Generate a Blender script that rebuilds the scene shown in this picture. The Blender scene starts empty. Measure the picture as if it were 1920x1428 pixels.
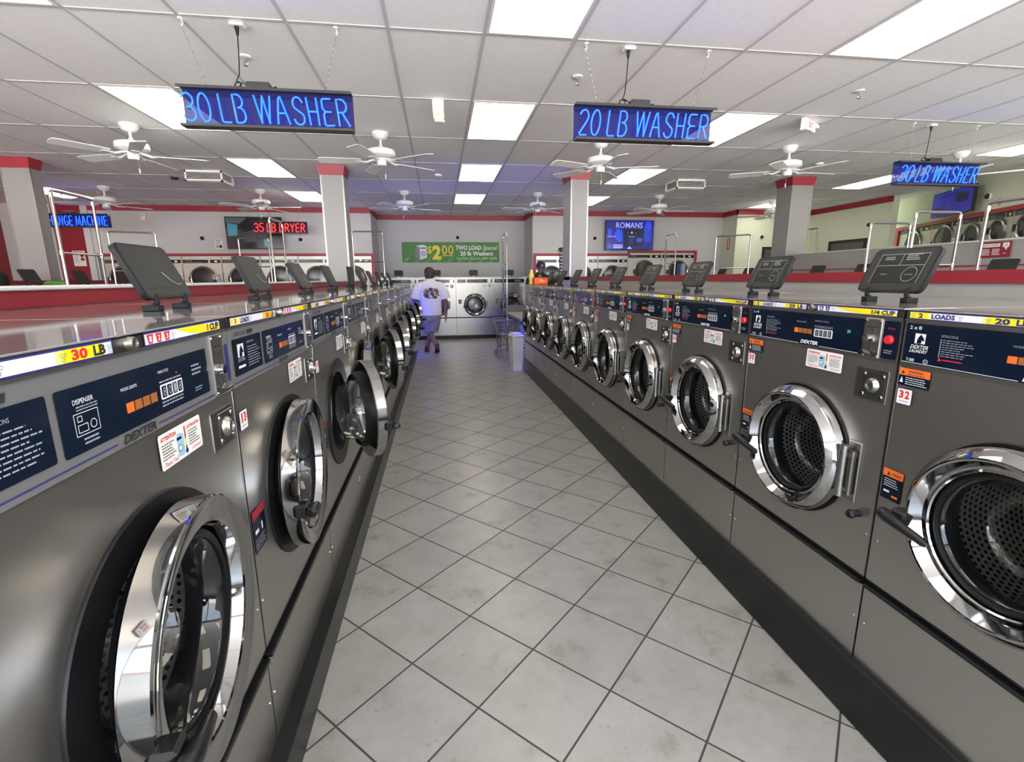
import bpy, bmesh, math, random
from mathutils import Matrix, Vector
random.seed(7)
PI = math.pi
S = bpy.context.scene
C = S.collection

# ------------------------------------------------------------------ camera
cd = bpy.data.cameras.new('camera'); cam = bpy.data.objects.new('camera', cd); C.objects.link(cam)
YAW, PITCH, ROLL, CH = .1447, -.2078, -.0077, 1.36
fw = Vector((math.sin(YAW)*math.cos(PITCH), math.cos(YAW)*math.cos(PITCH), math.sin(PITCH)))
r0 = Vector((math.cos(YAW), -math.sin(YAW), 0)); u0 = r0.cross(fw)
rt = r0*math.cos(ROLL)+u0*math.sin(ROLL); up = u0*math.cos(ROLL)-r0*math.sin(ROLL)
cam.matrix_world = Matrix(((rt.x, up.x, -fw.x, 0), (rt.y, up.y, -fw.y, 0), (rt.z, up.z, -fw.z, CH), (0, 0, 0, 1)))
cd.sensor_width = 36; cd.lens = 36*911.36/1920; cd.clip_start = .02; cd.clip_end = 200
S.camera = cam

# ------------------------------------------------------------------ world (daylight outside the shop front) and exposure
w = bpy.data.worlds.new('world'); S.world = w; w.use_nodes = True
nt = w.node_tree; bg = nt.nodes['Background']
tc = nt.nodes.new('ShaderNodeTexCoord'); sx = nt.nodes.new('ShaderNodeSeparateXYZ'); cr = nt.nodes.new('ShaderNodeValToRGB')
nt.links.new(tc.outputs['Generated'], sx.inputs[0]); nt.links.new(sx.outputs['Z'], cr.inputs['Fac'])
mp = cr.color_ramp; mp.elements[0].position = 0; mp.elements[0].color = (1.7, 1.64, 1.56, 1)
mp.elements[1].position = .35; mp.elements[1].color = (.62, .78, 1, 1)
e = mp.elements.new(.02); e.color = (.95, .97, 1, 1)
nt.links.new(cr.outputs[0], bg.inputs['Color']); bg.inputs['Strength'].default_value = 4.8
S.view_settings.view_transform = 'Standard'; S.view_settings.look = 'None'
S.view_settings.gamma = 1; S.view_settings.exposure = 1.0; S.view_settings.use_curve_mapping = False
S.cycles.max_bounces = 8; S.cycles.diffuse_bounces = 7; S.cycles.glossy_bounces = 4
S.cycles.transparent_max_bounces = 12; S.cycles.transmission_bounces = 4
S.cycles.caustics_reflective = False; S.cycles.caustics_refractive = False
S.cycles.sample_clamp_indirect = 6; S.cycles.use_denoising = True
PANEL_L = 3.3

# ------------------------------------------------------------------ materials
MATS = {}
def mat(name, col=(.8, .8, .8), rough=.5, metal=0., emis=None, es=1., spec=.5, coat=0.):
    if name in MATS: return MATS[name]
    m = bpy.data.materials.new(name); m.use_nodes = True
    b = m.node_tree.nodes['Principled BSDF']
    b.inputs['Base Color'].default_value = (*col, 1); b.inputs['Roughness'].default_value = rough
    b.inputs['Metallic'].default_value = metal; b.inputs['Specular IOR Level'].default_value = spec
    if coat: b.inputs['Coat Weight'].default_value = coat; b.inputs['Coat Roughness'].default_value = .05
    if emis: b.inputs['Emission Color'].default_value = (*emis, 1); b.inputs['Emission Strength'].default_value = es
    MATS[name] = m
    return m
def nd(m, t): return m.node_tree.nodes.new(t)
def lk(m, a, b): m.node_tree.links.new(a, b)
def mth(m, op, a, b=None, c=None):
    n = nd(m, 'ShaderNodeMath'); n.operation = op
    for i, v in enumerate((a, b, c)):
        if v is None: continue
        if isinstance(v, (int, float)): n.inputs[i].default_value = v
        else: lk(m, v, n.inputs[i])
    return n.outputs[0]
def noisy(name, c1, c2, scale=5, rough=.5, metal=0., stretch=(1, 1, 1), bump=0., rvar=0., detail=4, spec=.5):
    m = mat(name, c1, rough, metal, spec=spec); b = m.node_tree.nodes['Principled BSDF']
    t = nd(m, 'ShaderNodeTexCoord'); mp = nd(m, 'ShaderNodeMapping'); mp.inputs['Scale'].default_value = stretch
    n = nd(m, 'ShaderNodeTexNoise'); n.inputs['Scale'].default_value = scale; n.inputs['Detail'].default_value = detail
    lk(m, t.outputs['Object'], mp.inputs[0]); lk(m, mp.outputs[0], n.inputs['Vector'])
    r = nd(m, 'ShaderNodeValToRGB'); r.color_ramp.elements[0].position = .35; r.color_ramp.elements[1].position = .68
    r.color_ramp.elements[0].color = (*c1, 1); r.color_ramp.elements[1].color = (*c2, 1)
    lk(m, n.outputs['Fac'], r.inputs[0]); lk(m, r.outputs[0], b.inputs['Base Color'])
    if rvar: lk(m, mth(m, 'MULTIPLY_ADD', n.outputs['Fac'], rvar, rough-rvar/2), b.inputs['Roughness'])
    if bump:
        bp = nd(m, 'ShaderNodeBump'); bp.inputs['Strength'].default_value = bump; bp.inputs['Distance'].default_value = .002
        lk(m, n.outputs['Fac'], bp.inputs['Height']); lk(m, bp.outputs[0], b.inputs['Normal'])
    return m
noisy('steel', (.44, .425, .405), (.48, .462, .44), 1.2, .36, 1, (1, 1, 1), 0, .0, 0)
noisy('steel_dark', (.20, .19, .185), (.23, .22, .215), 1.2, .3, 1, (1, 1, 1), 0, 0, 0)
noisy('steel_bright', (.23, .225, .21), (.27, .26, .245), 1.2, .26, 1, (1, 1, 1), 0, 0, 0)
noisy('steel_top', (.46, .45, .445), (.50, .49, .485), 1.5, .06, .72, (1, 1, 1), 0, 0, 0)
mat('chrome', (.40, .40, .40), .06, 1)
mat('dryer_ring', (.62, .61, .58), .2, 1)
mat('rail_chrome', (.50, .50, .48), .2, 1)
mat('satin', (.36, .35, .335), .35, 1)
mat('panel_grey', (.16, .16, .165), .45, .2, spec=.3)
noisy('black_plastic', (.008, .008, .009), (.013, .013, .014), 30, .3, spec=.3)
noisy('rubber', (.006, .006, .007), (.010, .010, .011), 12, .35, spec=.2)
noisy('plinth_black', (.008, .010, .010), (.014, .016, .016), 6, .32, rvar=.1, spec=.22)
mat('navy', (.004, .009, .022), .14, 0, spec=.3)
mat('navy_ink', (.02, .02, .16), .5)
mat('white_ink', (.75, .77, .8), .5)
mat('grey_ink', (.28, .30, .36), .5)
mat('label_white', (.72, .73, .80), .45)
mat('sticker_white', (.78, .78, .76), .5)
mat('label_yellow', (.80, .68, .01), .45)
mat('pale_yellow', (.85, .80, .22), .45)
mat('red_ink', (.62, .02, .03), .5)
mat('orange_ink', (.80, .14, .01), .5)
mat('warn_orange', (.80, .16, .02), .5)
mat('text_black', (.02, .02, .02), .5)
mat('red_button', (.6, .02, .03), .35)
mat('amber_light', (.28, .10, .02), .4, emis=(1, .25, .05), es=.02)
mat('orange_light', (.7, .12, .02), .4, emis=(1, .2, .04), es=.08)
mat('pale_blue', (.30, .52, .70), .5)
mat('cyan_led', (.1, .5, .5), .4, emis=(.1, .8, .7), es=.4)
noisy('lid_plastic', (.022, .023, .021), (.030, .031, .029), 5, .45, spec=.2, detail=1)
noisy('lid_rim', (.008, .009, .010), (.012, .013, .014), 9, .45, spec=.2)
mat('lid_line', (.30, .31, .29), .45)
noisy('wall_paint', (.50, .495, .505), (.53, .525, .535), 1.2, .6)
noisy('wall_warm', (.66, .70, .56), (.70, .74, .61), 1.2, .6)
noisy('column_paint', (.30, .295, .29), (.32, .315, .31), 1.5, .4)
noisy('red_paint', (.24, .014, .024), (.27, .018, .03), 2, .4)
noisy('red_trim', (.30, .015, .035), (.36, .02, .045), 2, .45)
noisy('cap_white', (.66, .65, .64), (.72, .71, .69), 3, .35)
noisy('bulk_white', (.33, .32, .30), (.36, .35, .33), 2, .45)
noisy('fan_white', (.74, .76, .76), (.78, .80, .80), 4, .35)
mat('fixture_white', (.78, .78, .77), .4)
mat('tbar', (.58, .58, .59), .5)
noisy('tile_ceiling', (.88, .88, .90), (.92, .92, .94), 40, .85, bump=.25)
noisy('dryer_face', (.50, .48, .42), (.56, .54, .48), 3, .35, .35)
noisy('dryer_grey', (.40, .39, .37), (.46, .45, .43), 3, .3, .7)
noisy('door_brown', (.10, .085, .08), (.13, .11, .10), 4, .5)
noisy('light_frame', (.75, .75, .75), (.78, .78, .78), 4, .5)
mat('chain', (.25, .25, .25), .35, .9)
noisy('skin_a', (.20, .10, .065), (.25, .13, .085), 8, .5)
noisy('skin_b', (.30, .16, .11), (.36, .20, .14), 8, .5)
noisy('hair_dark', (.018, .014, .012), (.035, .028, .024), 60, .6)
noisy('shorts_cloth', (.20, .19, .18), (.27, .26, .24), 10, .8, bump=.2)
noisy('shoe_dark', (.03, .02, .022), (.05, .035, .035), 8, .5)
noisy('jacket', (.010, .010, .010), (.02, .02, .016), 8, .8)
mat('cap_black', (.012, .012, .014), .7); mat('cap_blue', (.02, .06, .45), .6); mat('cap_logo', (.55, .50, .22), .6)
noisy('box_red', (.70, .05, .02), (.76, .07, .03), 6, .4)
noisy('bottle_yellow', (.72, .62, .12), (.78, .70, .2), 6, .35)
noisy('bin_plastic', (.62, .60, .56), (.70, .68, .64), 5, .45)
mat('cart_grey', (.17, .17, .18), .4, .5)
mat('wheel_rubber', (.16, .16, .17), .6)
mat('lid_black', (.010, .010, .011), .45)
mat('screen_dark', (.015, .018, .02), .12)
mat('clear_tint', (.02, .02, .03), .1)
mat('blue_cloth', (.03, .08, .30), .8); mat('grey_cloth', (.25, .26, .30), .8)
mat('banner_green', (.045, .20, .03), .5); mat('banner_light', (.10, .33, .05), .5)
mat('banner_yellow', (.82, .68, .05), .5); mat('banner_white', (.8, .85, .78), .5)
mat('panel_light', (.9, .88, .8), .6, emis=(1, .93, .76), es=PANEL_L)
mat('neon_blue', (0, 0, 0), .3, emis=(.004, .050, 1), es=4.5)
mat('neon_red', (0, 0, 0), .3, emis=(1, .022, .008), es=4.)
mat('added_blue_glow', (.1, .1, .6), .3, emis=(.015, .03, 1), es=170.)  # emission of the unseen tubes added for the blue glow
mat('tv_blue', (.01, .01, .05), .2, emis=(.012, .02, .30), es=.35)
mat('tv_blue2', (.01, .02, .1), .2, emis=(.02, .09, .95), es=.4)
mat('tv_text', (.2, .2, .5), .2, emis=(.42, .42, 1), es=.38)
mat('tv_dim', (.01, .01, .02), .2, emis=(.01, .015, .05), es=.2)
mat('tv_cyan', (.02, .1, .13), .2, emis=(.03, .22, .30), es=.3)
mat('tv_grey', (.03, .04, .05), .2, emis=(.07, .08, .09), es=.3)

def glassmat(name, tint, ior=1.45, rough=0.):
    m = bpy.data.materials.new(name); m.use_nodes = True; MATS[name] = m
    n = m.node_tree.nodes; n.remove(n['Principled BSDF']); out = n['Material Output']
    tr = n.new('ShaderNodeBsdfTransparent'); tr.inputs[0].default_value = (*tint, 1)
    gl = n.new('ShaderNodeBsdfGlossy'); gl.inputs['Roughness'].default_value = rough
    fr = n.new('ShaderNodeLayerWeight'); fr.inputs[0].default_value = .5; mx = n.new('ShaderNodeMixShader')
    lk(m, mth(m, 'MULTIPLY_ADD', mth(m, 'POWER', fr.outputs['Facing'], 3.), .75, .05), mx.inputs[0]); lk(m, tr.outputs[0], mx.inputs[1]); lk(m, gl.outputs[0], mx.inputs[2]); lk(m, mx.outputs[0], out.inputs[0])
glassmat('door_glass', (.86, .88, .88), 1.55)
glassmat('acrylic', (.42, .44, .52), 1.5)
glassmat('neon_back', (.26, .27, .34), 1.5)
_m = MATS['neon_back']; _n = _m.node_tree.nodes; _d = _n.new('ShaderNodeBsdfDiffuse'); _d.inputs[0].default_value = (.03, .03, .14, 1)
_x = _n.new('ShaderNodeMixShader'); _x.inputs[0].default_value = .4; _o = _n['Material Output']
_m.node_tree.links.new(_o.inputs[0].links[0].from_socket, _x.inputs[1]); _m.node_tree.links.new(_d.outputs[0], _x.inputs[2]); _m.node_tree.links.new(_x.outputs[0], _o.inputs[0])

def floor_material():
    m = mat('floor_tile', (.5, .5, .48), .32); b = m.node_tree.nodes['Principled BSDF']
    t = nd(m, 'ShaderNodeTexCoord'); s = nd(m, 'ShaderNodeSeparateXYZ'); lk(m, t.outputs['Object'], s.inputs[0])
    th, T, gx, gy = .7866, .314, -.3689, 1.3265
    c, sn = math.cos(th), math.sin(th)
    dx = mth(m, 'SUBTRACT', s.outputs['X'], gx); dy = mth(m, 'SUBTRACT', s.outputs['Y'], gy)
    a = mth(m, 'DIVIDE', mth(m, 'SUBTRACT', mth(m, 'MULTIPLY', dx, c), mth(m, 'MULTIPLY', dy, sn)), T)
    d = mth(m, 'DIVIDE', mth(m, 'ADD', mth(m, 'MULTIPLY', dx, sn), mth(m, 'MULTIPLY', dy, c)), T)
    def edge(v):
        f = mth(m, 'SUBTRACT', v, mth(m, 'FLOOR', v)); return mth(m, 'MINIMUM', f, mth(m, 'SUBTRACT', 1., f))
    ed = mth(m, 'MINIMUM', edge(a), edge(d))
    g = mth(m, 'LESS_THAN', ed, .0105)
    cell = nd(m, 'ShaderNodeCombineXYZ'); lk(m, mth(m, 'FLOOR', a), cell.inputs[0]); lk(m, mth(m, 'FLOOR', d), cell.inputs[1])
    wn = nd(m, 'ShaderNodeTexWhiteNoise'); lk(m, cell.outputs[0], wn.inputs['Vector'])
    n1 = nd(m, 'ShaderNodeTexNoise'); n1.inputs['Scale'].default_value = 7; n1.inputs['Detail'].default_value = 7; n1.inputs['Roughness'].default_value = .65
    ad = nd(m, 'ShaderNodeVectorMath'); ad.operation = 'MULTIPLY_ADD'; lk(m, wn.outputs['Color'], ad.inputs[0]); ad.inputs[1].default_value = (9, 9, 9)
    lk(m, t.outputs['Object'], ad.inputs[2]); lk(m, ad.outputs[0], n1.inputs['Vector'])
    r = nd(m, 'ShaderNodeValToRGB'); lk(m, n1.outputs['Fac'], r.inputs[0])
    E = r.color_ramp.elements; E[0].position = .30; E[0].color = (.225, .21, .19, 1); E[1].position = .62; E[1].color = (.345, .335, .315, 1)
    x = E.new(.42); x.color = (.305, .295, .275, 1)
    # small dark specks and scuffs in the tile
    n2 = nd(m, 'ShaderNodeTexNoise'); n2.inputs['Scale'].default_value = 42; n2.inputs['Detail'].default_value = 5
    lk(m, t.outputs['Object'], n2.inputs['Vector'])
    n3 = nd(m, 'ShaderNodeTexNoise'); n3.inputs['Scale'].default_value = 3.; n3.inputs['Detail'].default_value = 2; lk(m, t.outputs['Object'], n3.inputs['Vector'])
    sp = nd(m, 'ShaderNodeMapRange'); lk(m, n2.outputs['Fac'], sp.inputs[0]); sp.inputs[1].default_value = .62; sp.inputs[2].default_value = .70; sp.inputs[3].default_value = 0; sp.inputs[4].default_value = .5
    sc = nd(m, 'ShaderNodeMapRange'); lk(m, n3.outputs['Fac'], sc.inputs[0]); sc.inputs[1].default_value = .45; sc.inputs[2].default_value = .7
    mk = mth(m, 'MULTIPLY', sp.outputs[0], sc.outputs[0])
    m1 = nd(m, 'ShaderNodeMixRGB'); lk(m, mk, m1.inputs[0]); lk(m, r.outputs[0], m1.inputs[1]); m1.inputs[2].default_value = (.10, .09, .08, 1)
    br = nd(m, 'ShaderNodeMixRGB'); br.blend_type = 'MULTIPLY'; br.inputs[0].default_value = 1
    v = mth(m, 'MULTIPLY_ADD', wn.outputs['Value'], .10, .93); cc = nd(m, 'ShaderNodeCombineXYZ')
    for i in range(3): lk(m, v, cc.inputs[i])
    lk(m, m1.outputs[0], br.inputs[1]); lk(m, cc.outputs[0], br.inputs[2])
    m2 = nd(m, 'ShaderNodeMixRGB'); lk(m, g, m2.inputs[0]); lk(m, br.outputs[0], m2.inputs[1]); m2.inputs[2].default_value = (.045, .042, .038, 1)
    lk(m, m2.outputs[0], b.inputs['Base Color'])
    lk(m, mth(m, 'MULTIPLY_ADD', g, .4, .30), b.inputs['Roughness'])
    bp = nd(m, 'ShaderNodeBump'); bp.inputs['Strength'].default_value = .4; bp.inputs['Distance'].default_value = .001
    lk(m, mth(m, 'SUBTRACT', 1., g), bp.inputs['Height']); lk(m, bp.outputs[0], b.inputs['Normal'])
floor_material()

def drum_material():
    m = mat('drum_steel', (.3, .3, .3), .28, 1); b = m.node_tree.nodes['Principled BSDF']
    t = nd(m, 'ShaderNodeTexCoord'); s = nd(m, 'ShaderNodeSeparateXYZ'); lk(m, t.outputs['Object'], s.inputs[0])
    a = mth(m, 'MULTIPLY', mth(m, 'ARCTAN2', s.outputs['X'], s.outputs['Z']), 11.5)
    d = mth(m, 'MULTIPLY', s.outputs['Y'], 62.)
    row = mth(m, 'FLOOR', d); sh = mth(m, 'MULTIPLY', mth(m, 'MODULO', row, 2.), .5)
    fa = mth(m, 'SUBTRACT', mth(m, 'FRACT', mth(m, 'ADD', mth(m, 'MULTIPLY', a, 1.), sh)), .5)
    fd = mth(m, 'SUBTRACT', mth(m, 'FRACT', d), .5)
    h = mth(m, 'LESS_THAN', mth(m, 'ADD', mth(m, 'MULTIPLY', fa, fa), mth(m, 'MULTIPLY', fd, fd)), .085)
    mx = nd(m, 'ShaderNodeMixRGB'); lk(m, h, mx.inputs[0]); mx.inputs[1].default_value = (.80, .79, .76, 1); mx.inputs[2].default_value = (.006, .006, .006, 1)
    lk(m, mx.outputs[0], b.inputs['Base Color'])
    lk(m, mth(m, 'MULTIPLY_ADD', h, .4, .42), b.inputs['Roughness'])
drum_material()

def shirt_material():
    m = mat('shirt_white', (.74, .73, .76), .85); b = m.node_tree.nodes['Principled BSDF']
    t = nd(m, 'ShaderNodeTexCoord'); s = nd(m, 'ShaderNodeSeparateXYZ'); lk(m, t.outputs['Object'], s.inputs[0])
    def band(v, lo, hi): return mth(m, 'MULTIPLY', mth(m, 'GREATER_THAN', v, lo), mth(m, 'LESS_THAN', v, hi))
    n = nd(m, 'ShaderNodeTexNoise'); n.inputs['Scale'].default_value = 26; n.inputs['Detail'].default_value = 3; n.inputs['Distortion'].default_value = 1.5; lk(m, t.outputs['Object'], n.inputs['Vector'])
    ex = mth(m, 'DIVIDE', s.outputs['X'], .15); ez = mth(m, 'DIVIDE', mth(m, 'SUBTRACT', s.outputs['Z'], 1.105), .105)
    rad = mth(m, 'ADD', mth(m, 'POWER', mth(m, 'ABSOLUTE', ex), 3.), mth(m, 'POWER', mth(m, 'ABSOLUTE', ez), 3.))
    msk = mth(m, 'MULTIPLY', mth(m, 'LESS_THAN', rad, mth(m, 'MULTIPLY', n.outputs['Fac'], 1.6)), mth(m, 'LESS_THAN', s.outputs['Y'], 0.))
    ink = mth(m, 'MULTIPLY', msk, mth(m, 'GREATER_THAN', n.outputs['Fac'], mth(m, 'MULTIPLY_ADD', s.outputs['Z'], .4, .0)))
    mx = nd(m, 'ShaderNodeMixRGB'); lk(m, ink, mx.inputs[0]); mx.inputs[1].default_value = (.74, .73, .76, 1); mx.inputs[2].default_value = (.07, .045, .04, 1)
    lk(m, mx.outputs[0], b.inputs['Base Color'])
shirt_material()

# ------------------------------------------------------------------ mesh builder
_txt = {}
def text_mesh(s, bold=0., res=2):
    k = (s, bold)
    if k in _txt: return _txt[k]
    cu = bpy.data.curves.new('t', 'FONT'); cu.body = s; cu.size = 1; cu.offset = bold; cu.resolution_u = res
    o = bpy.data.objects.new('t', cu); C.objects.link(o)
    dg = bpy.context.evaluated_depsgraph_get(); me = bpy.data.meshes.new_from_object(o.evaluated_get(dg))
    vs = [v.co.copy() for v in me.vertices]; fs = [tuple(p.vertices) for p in me.polygons]
    x0 = min(v.x for v in vs); x1 = max(v.x for v in vs); y0 = min(v.y for v in vs); y1 = max(v.y for v in vs)
    vs = [((v.x-x0)/(x1-x0), (v.y-y0)/(y1-y0)) for v in vs]
    bpy.data.objects.remove(o); bpy.data.curves.remove(cu); bpy.data.meshes.remove(me)
    _txt[k] = (vs, fs); return _txt[k]

class MB:
    def __init__(s): s.v = []; s.f = []; s.m = []; s.mats = []; s.M = Matrix.Identity(4)
    def mi(s, name):
        if name not in s.mats: s.mats.append(name)
        return s.mats.index(name)
    def add(s, vs, fs, m):
        n = len(s.v); i = s.mi(m)
        s.v += [s.M @ Vector(v) for v in vs]; s.f += [tuple(n+k for k in f) for f in fs]; s.m += [i]*len(fs); return s
    def box(s, x0, x1, y0, y1, z0, z1, m, bev=0.):
        if bev <= 0:
            return s.add([(x0, y0, z0), (x1, y0, z0), (x1, y1, z0), (x0, y1, z0), (x0, y0, z1), (x1, y0, z1), (x1, y1, z1), (x0, y1, z1)],
                         [(0, 3, 2, 1), (4, 5, 6, 7), (0, 1, 5, 4), (1, 2, 6, 5), (2, 3, 7, 6), (3, 0, 4, 7)], m)
        b = bev; vs = []; X = (x0, x1); Y = (y0, y1); Z = (z0, z1); idx = {}
        for i in (0, 1):
            for j in (0, 1):
                for k in (0, 1):
                    sx, sy, sz = (1-2*i)*b, (1-2*j)*b, (1-2*k)*b
                    for ax in range(3):
                        p = [X[i]+sx, Y[j]+sy, Z[k]+sz]; p[ax] = (X[i], Y[j], Z[k])[ax]
                        idx[(i, j, k, ax)] = len(vs); vs.append(tuple(p))
        fs = []
        for ax in range(3):
            o1, o2 = [a for a in range(3) if a != ax]
            for sd in (0, 1):
                q = []
                for a, c in ((0, 0), (1, 0), (1, 1), (0, 1)):
                    k = [0, 0, 0]; k[ax] = sd; k[o1] = a; k[o2] = c; q.append(idx[(*k, ax)])
                fs.append(tuple(q))
            for a in (0, 1):
                for c in (0, 1):
                    k0 = [0, 0, 0]; k0[o1] = a; k0[o2] = c; k1 = list(k0); k1[ax] = 1
                    fs.append((idx[(*k0, o1)], idx[(*k1, o1)], idx[(*k1, o2)], idx[(*k0, o2)]))
        for i in (0, 1):
            for j in (0, 1):
                for k in (0, 1): fs.append((idx[(i, j, k, 0)], idx[(i, j, k, 1)], idx[(i, j, k, 2)]))
        return s.add(vs, fs, m)
    def poly(s, pts, m, th=None):           # flat polygon in the XZ plane facing -Y: pts (x, z), optional thickness
        y, t = (pts[0][2] if len(pts[0]) > 2 else 0), th
        n = len(pts); a = [(p[0], y, p[1]) for p in pts]
        if not t: return s.add(a, [tuple(range(n))], m)
        b = [(p[0], y+t, p[1]) for p in pts]
        return s.add(a+b, [tuple(range(n)), tuple(range(2*n-1, n-1, -1))]+[(i, (i+1) % n, n+(i+1) % n, n+i) for i in range(n)], m)
    def rr(s, x0, x1, z0, z1, y, m, r=0., th=None):
        if r <= 0: return s.poly([(x0, z0, y), (x1, z0, y), (x1, z1, y), (x0, z1, y)], m, th)
        pts = []
        for cx, cz, a0 in ((x1-r, z0+r, -90), (x1-r, z1-r, 0), (x0+r, z1-r, 90), (x0+r, z0+r, 180)):
            for k in range(4):
                a = math.radians(a0+30*k); pts.append((cx+r*math.cos(a), cz+r*math.sin(a), y))
        return s.poly(pts, m, th)
    def disc(s, cx, cz, r, y, m, n=16, th=None):
        return s.poly([(cx+r*math.cos(2*PI*k/n), cz+r*math.sin(2*PI*k/n), y) for k in range(n)], m, th)
    def ring(s, cx, cz, r, wd, y, m, n=14):
        vs = []; fs = []
        for k in range(n):
            a = 2*PI*k/n
            for q in (r, r-wd): vs.append((cx+q*math.cos(a), y, cz+q*math.sin(a)))
        for k in range(n): fs.append((2*k, 2*((k+1) % n), 2*((k+1) % n)+1, 2*k+1))
        return s.add(vs, fs, m)
    def text(s, t, x0, x1, z0, z1, y, m, bold=0., slant=0.):
        vs, fs = text_mesh(t, bold)
        return s.add([(x0+(x1-x0)*a+slant*(z1-z0)*b, y, z0+(z1-z0)*b) for a, b in vs], fs, m)
    def lines(s, x0, x1, z0, z1, n, y, m, ragged=.3, fill=.45):
        h = (z1-z0)/n
        for k in range(n):
            e = x1-(x1-x0)*ragged*random.random(); zz = z1-h*(k+.5); x = x0
            while x < e:
                wd = min(random.uniform(.06, .16)*(x1-x0), e-x); s.rr(x, x+wd, zz-h*fill/2, zz+h*fill/2, y, m); x += wd+.025*(x1-x0)
    def lathe(s, prof, m, n=48, c=(0, 0, 0), axis='y', cap=False, a0=0., a1=2*PI):
        full = abs(a1-a0-2*PI) < 1e-6; cnt = n if full else n+1; vs = []; fs = []; L = len(prof)
        for k in range(cnt):
            a = a0+(a1-a0)*k/n; ca, sa = math.cos(a), math.sin(a)
            for r, h in prof:
                if axis == 'y': vs.append((c[0]+r*ca, c[1]+h, c[2]+r*sa))
                elif axis == 'z': vs.append((c[0]+r*ca, c[1]+r*sa, c[2]+h))
                else: vs.append((c[0]+h, c[1]+r*ca, c[2]+r*sa))
        for k in range(n):
            k2 = (k+1) % cnt
            for j in range(L-1):
                fs.append((k*L+j, k2*L+j, k2*L+j+1, k*L+j+1))
        if cap:
            fs.append(tuple(k*L for k in range(cnt))); fs.append(tuple(k*L+L-1 for k in reversed(range(cnt))))
        return s.add(vs, fs, m)
    def cyl(s, p, q, r, m, n=12, r2=None):
        return s.tube([p, q], [r, r if r2 is None else r2], m, n)
    def tube(s, pts, r, m, n=8, closed=False):
        pts = [Vector(p) for p in pts]; N = len(pts)
        rs = r if isinstance(r, (list, tuple)) else [r]*N
        vs = []; fs = []; prev = None
        for i, p in enumerate(pts):
            if closed: t = pts[(i+1) % N]-pts[i-1]
            else: t = pts[min(i+1, N-1)]-pts[max(i-1, 0)]
            t = t.normalized() if t.length > 1e-9 else Vector((0, 0, 1))
            if prev is None:
                a = Vector((0, 0, 1)) if abs(t.z) < .9 else Vector((1, 0, 0)); nx = t.cross(a).normalized()
            else: nx = (prev-t*prev.dot(t)); nx = nx.normalized() if nx.length > 1e-6 else t.orthogonal().normalized()
            prev = nx; ny = t.cross(nx)
            for k in range(n):
                a = 2*PI*k/n; vs.append(tuple(p+nx*(rs[i]*math.cos(a))+ny*(rs[i]*math.sin(a))))
        for i in range(N if closed else N-1):
            j = (i+1) % N
            for k in range(n): fs.append((i*n+k, i*n+(k+1) % n, j*n+(k+1) % n, j*n+k))
        if not closed: fs += [tuple(range(n))[::-1], tuple((N-1)*n+k for k in range(n))]
        return s.add(vs, fs, m)
    def loft(s, rings, m, cap=True, n=20):    # rings: (cx, cy, cz, rx, ry)
        vs = []; fs = []
        for cx, cy, cz, rx, ry in rings:
            for k in range(n):
                a = 2*PI*k/n; vs.append((cx+rx*math.cos(a), cy+ry*math.sin(a), cz))
        for i in range(len(rings)-1):
            for k in range(n): fs.append((i*n+k, i*n+(k+1) % n, (i+1)*n+(k+1) % n, (i+1)*n+k))
        if cap: fs += [tuple(range(n))[::-1], tuple((len(rings)-1)*n+k for k in range(n))]
        return s.add(vs, fs, m)
    def build(s, name, parent=None, loc=(0, 0, 0), base=(0, 0, 0), sharp=35, rot=0.):
        # base: where the parent's origin lies in builder coordinates; loc: this object's origin in builder coordinates
        me = bpy.data.meshes.new(name); L = Vector(loc)
        me.from_pydata([tuple(v-L) for v in s.v], [], s.f)
        for n in s.mats: me.materials.append(MATS[n])
        me.polygons.foreach_set('material_index', s.m); me.validate()
        bm = bmesh.new(); bm.from_mesh(me); bmesh.ops.recalc_face_normals(bm, faces=bm.faces); bm.to_mesh(me); bm.free()
        me.shade_smooth(); me.set_sharp_from_angle(angle=math.radians(sharp))
        o = bpy.data.objects.new(name, me); C.objects.link(o); o.location = L-Vector(base); o.rotation_euler.z = rot
        if parent is not None: o.parent = parent
        return o

def tag(o, label, cat, group=None, kind=None):
    if label: o['label'] = label
    if cat: o['category'] = cat
    if group: o['group'] = group
    if kind: o['kind'] = kind
    return o
def empty(name, loc, rz=0., label=None, cat=None, group=None):
    o = bpy.data.objects.new(name, None); C.objects.link(o); o.location = loc; o.rotation_euler.z = rz; o.empty_display_size = .1
    return tag(o, label, cat, group)
def struct(mb, name, **k):
    o = mb.build(name, **k); o['kind'] = 'structure'; return o
KIDS = {}
def dup(o, parent=None):
    c = o.copy(); C.objects.link(c)
    if parent is not None: c.parent = parent
    for ch in o.children: dup(ch, c)
    return c
def child(o, name):
    for ch in o.children:
        if ch.name.split('.')[0] == name: return ch
ORD = ['first', 'second', 'third', 'fourth', 'fifth', 'sixth', 'seventh', 'eighth', 'ninth', 'tenth', 'eleventh']

CEIL = 2.912
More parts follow.
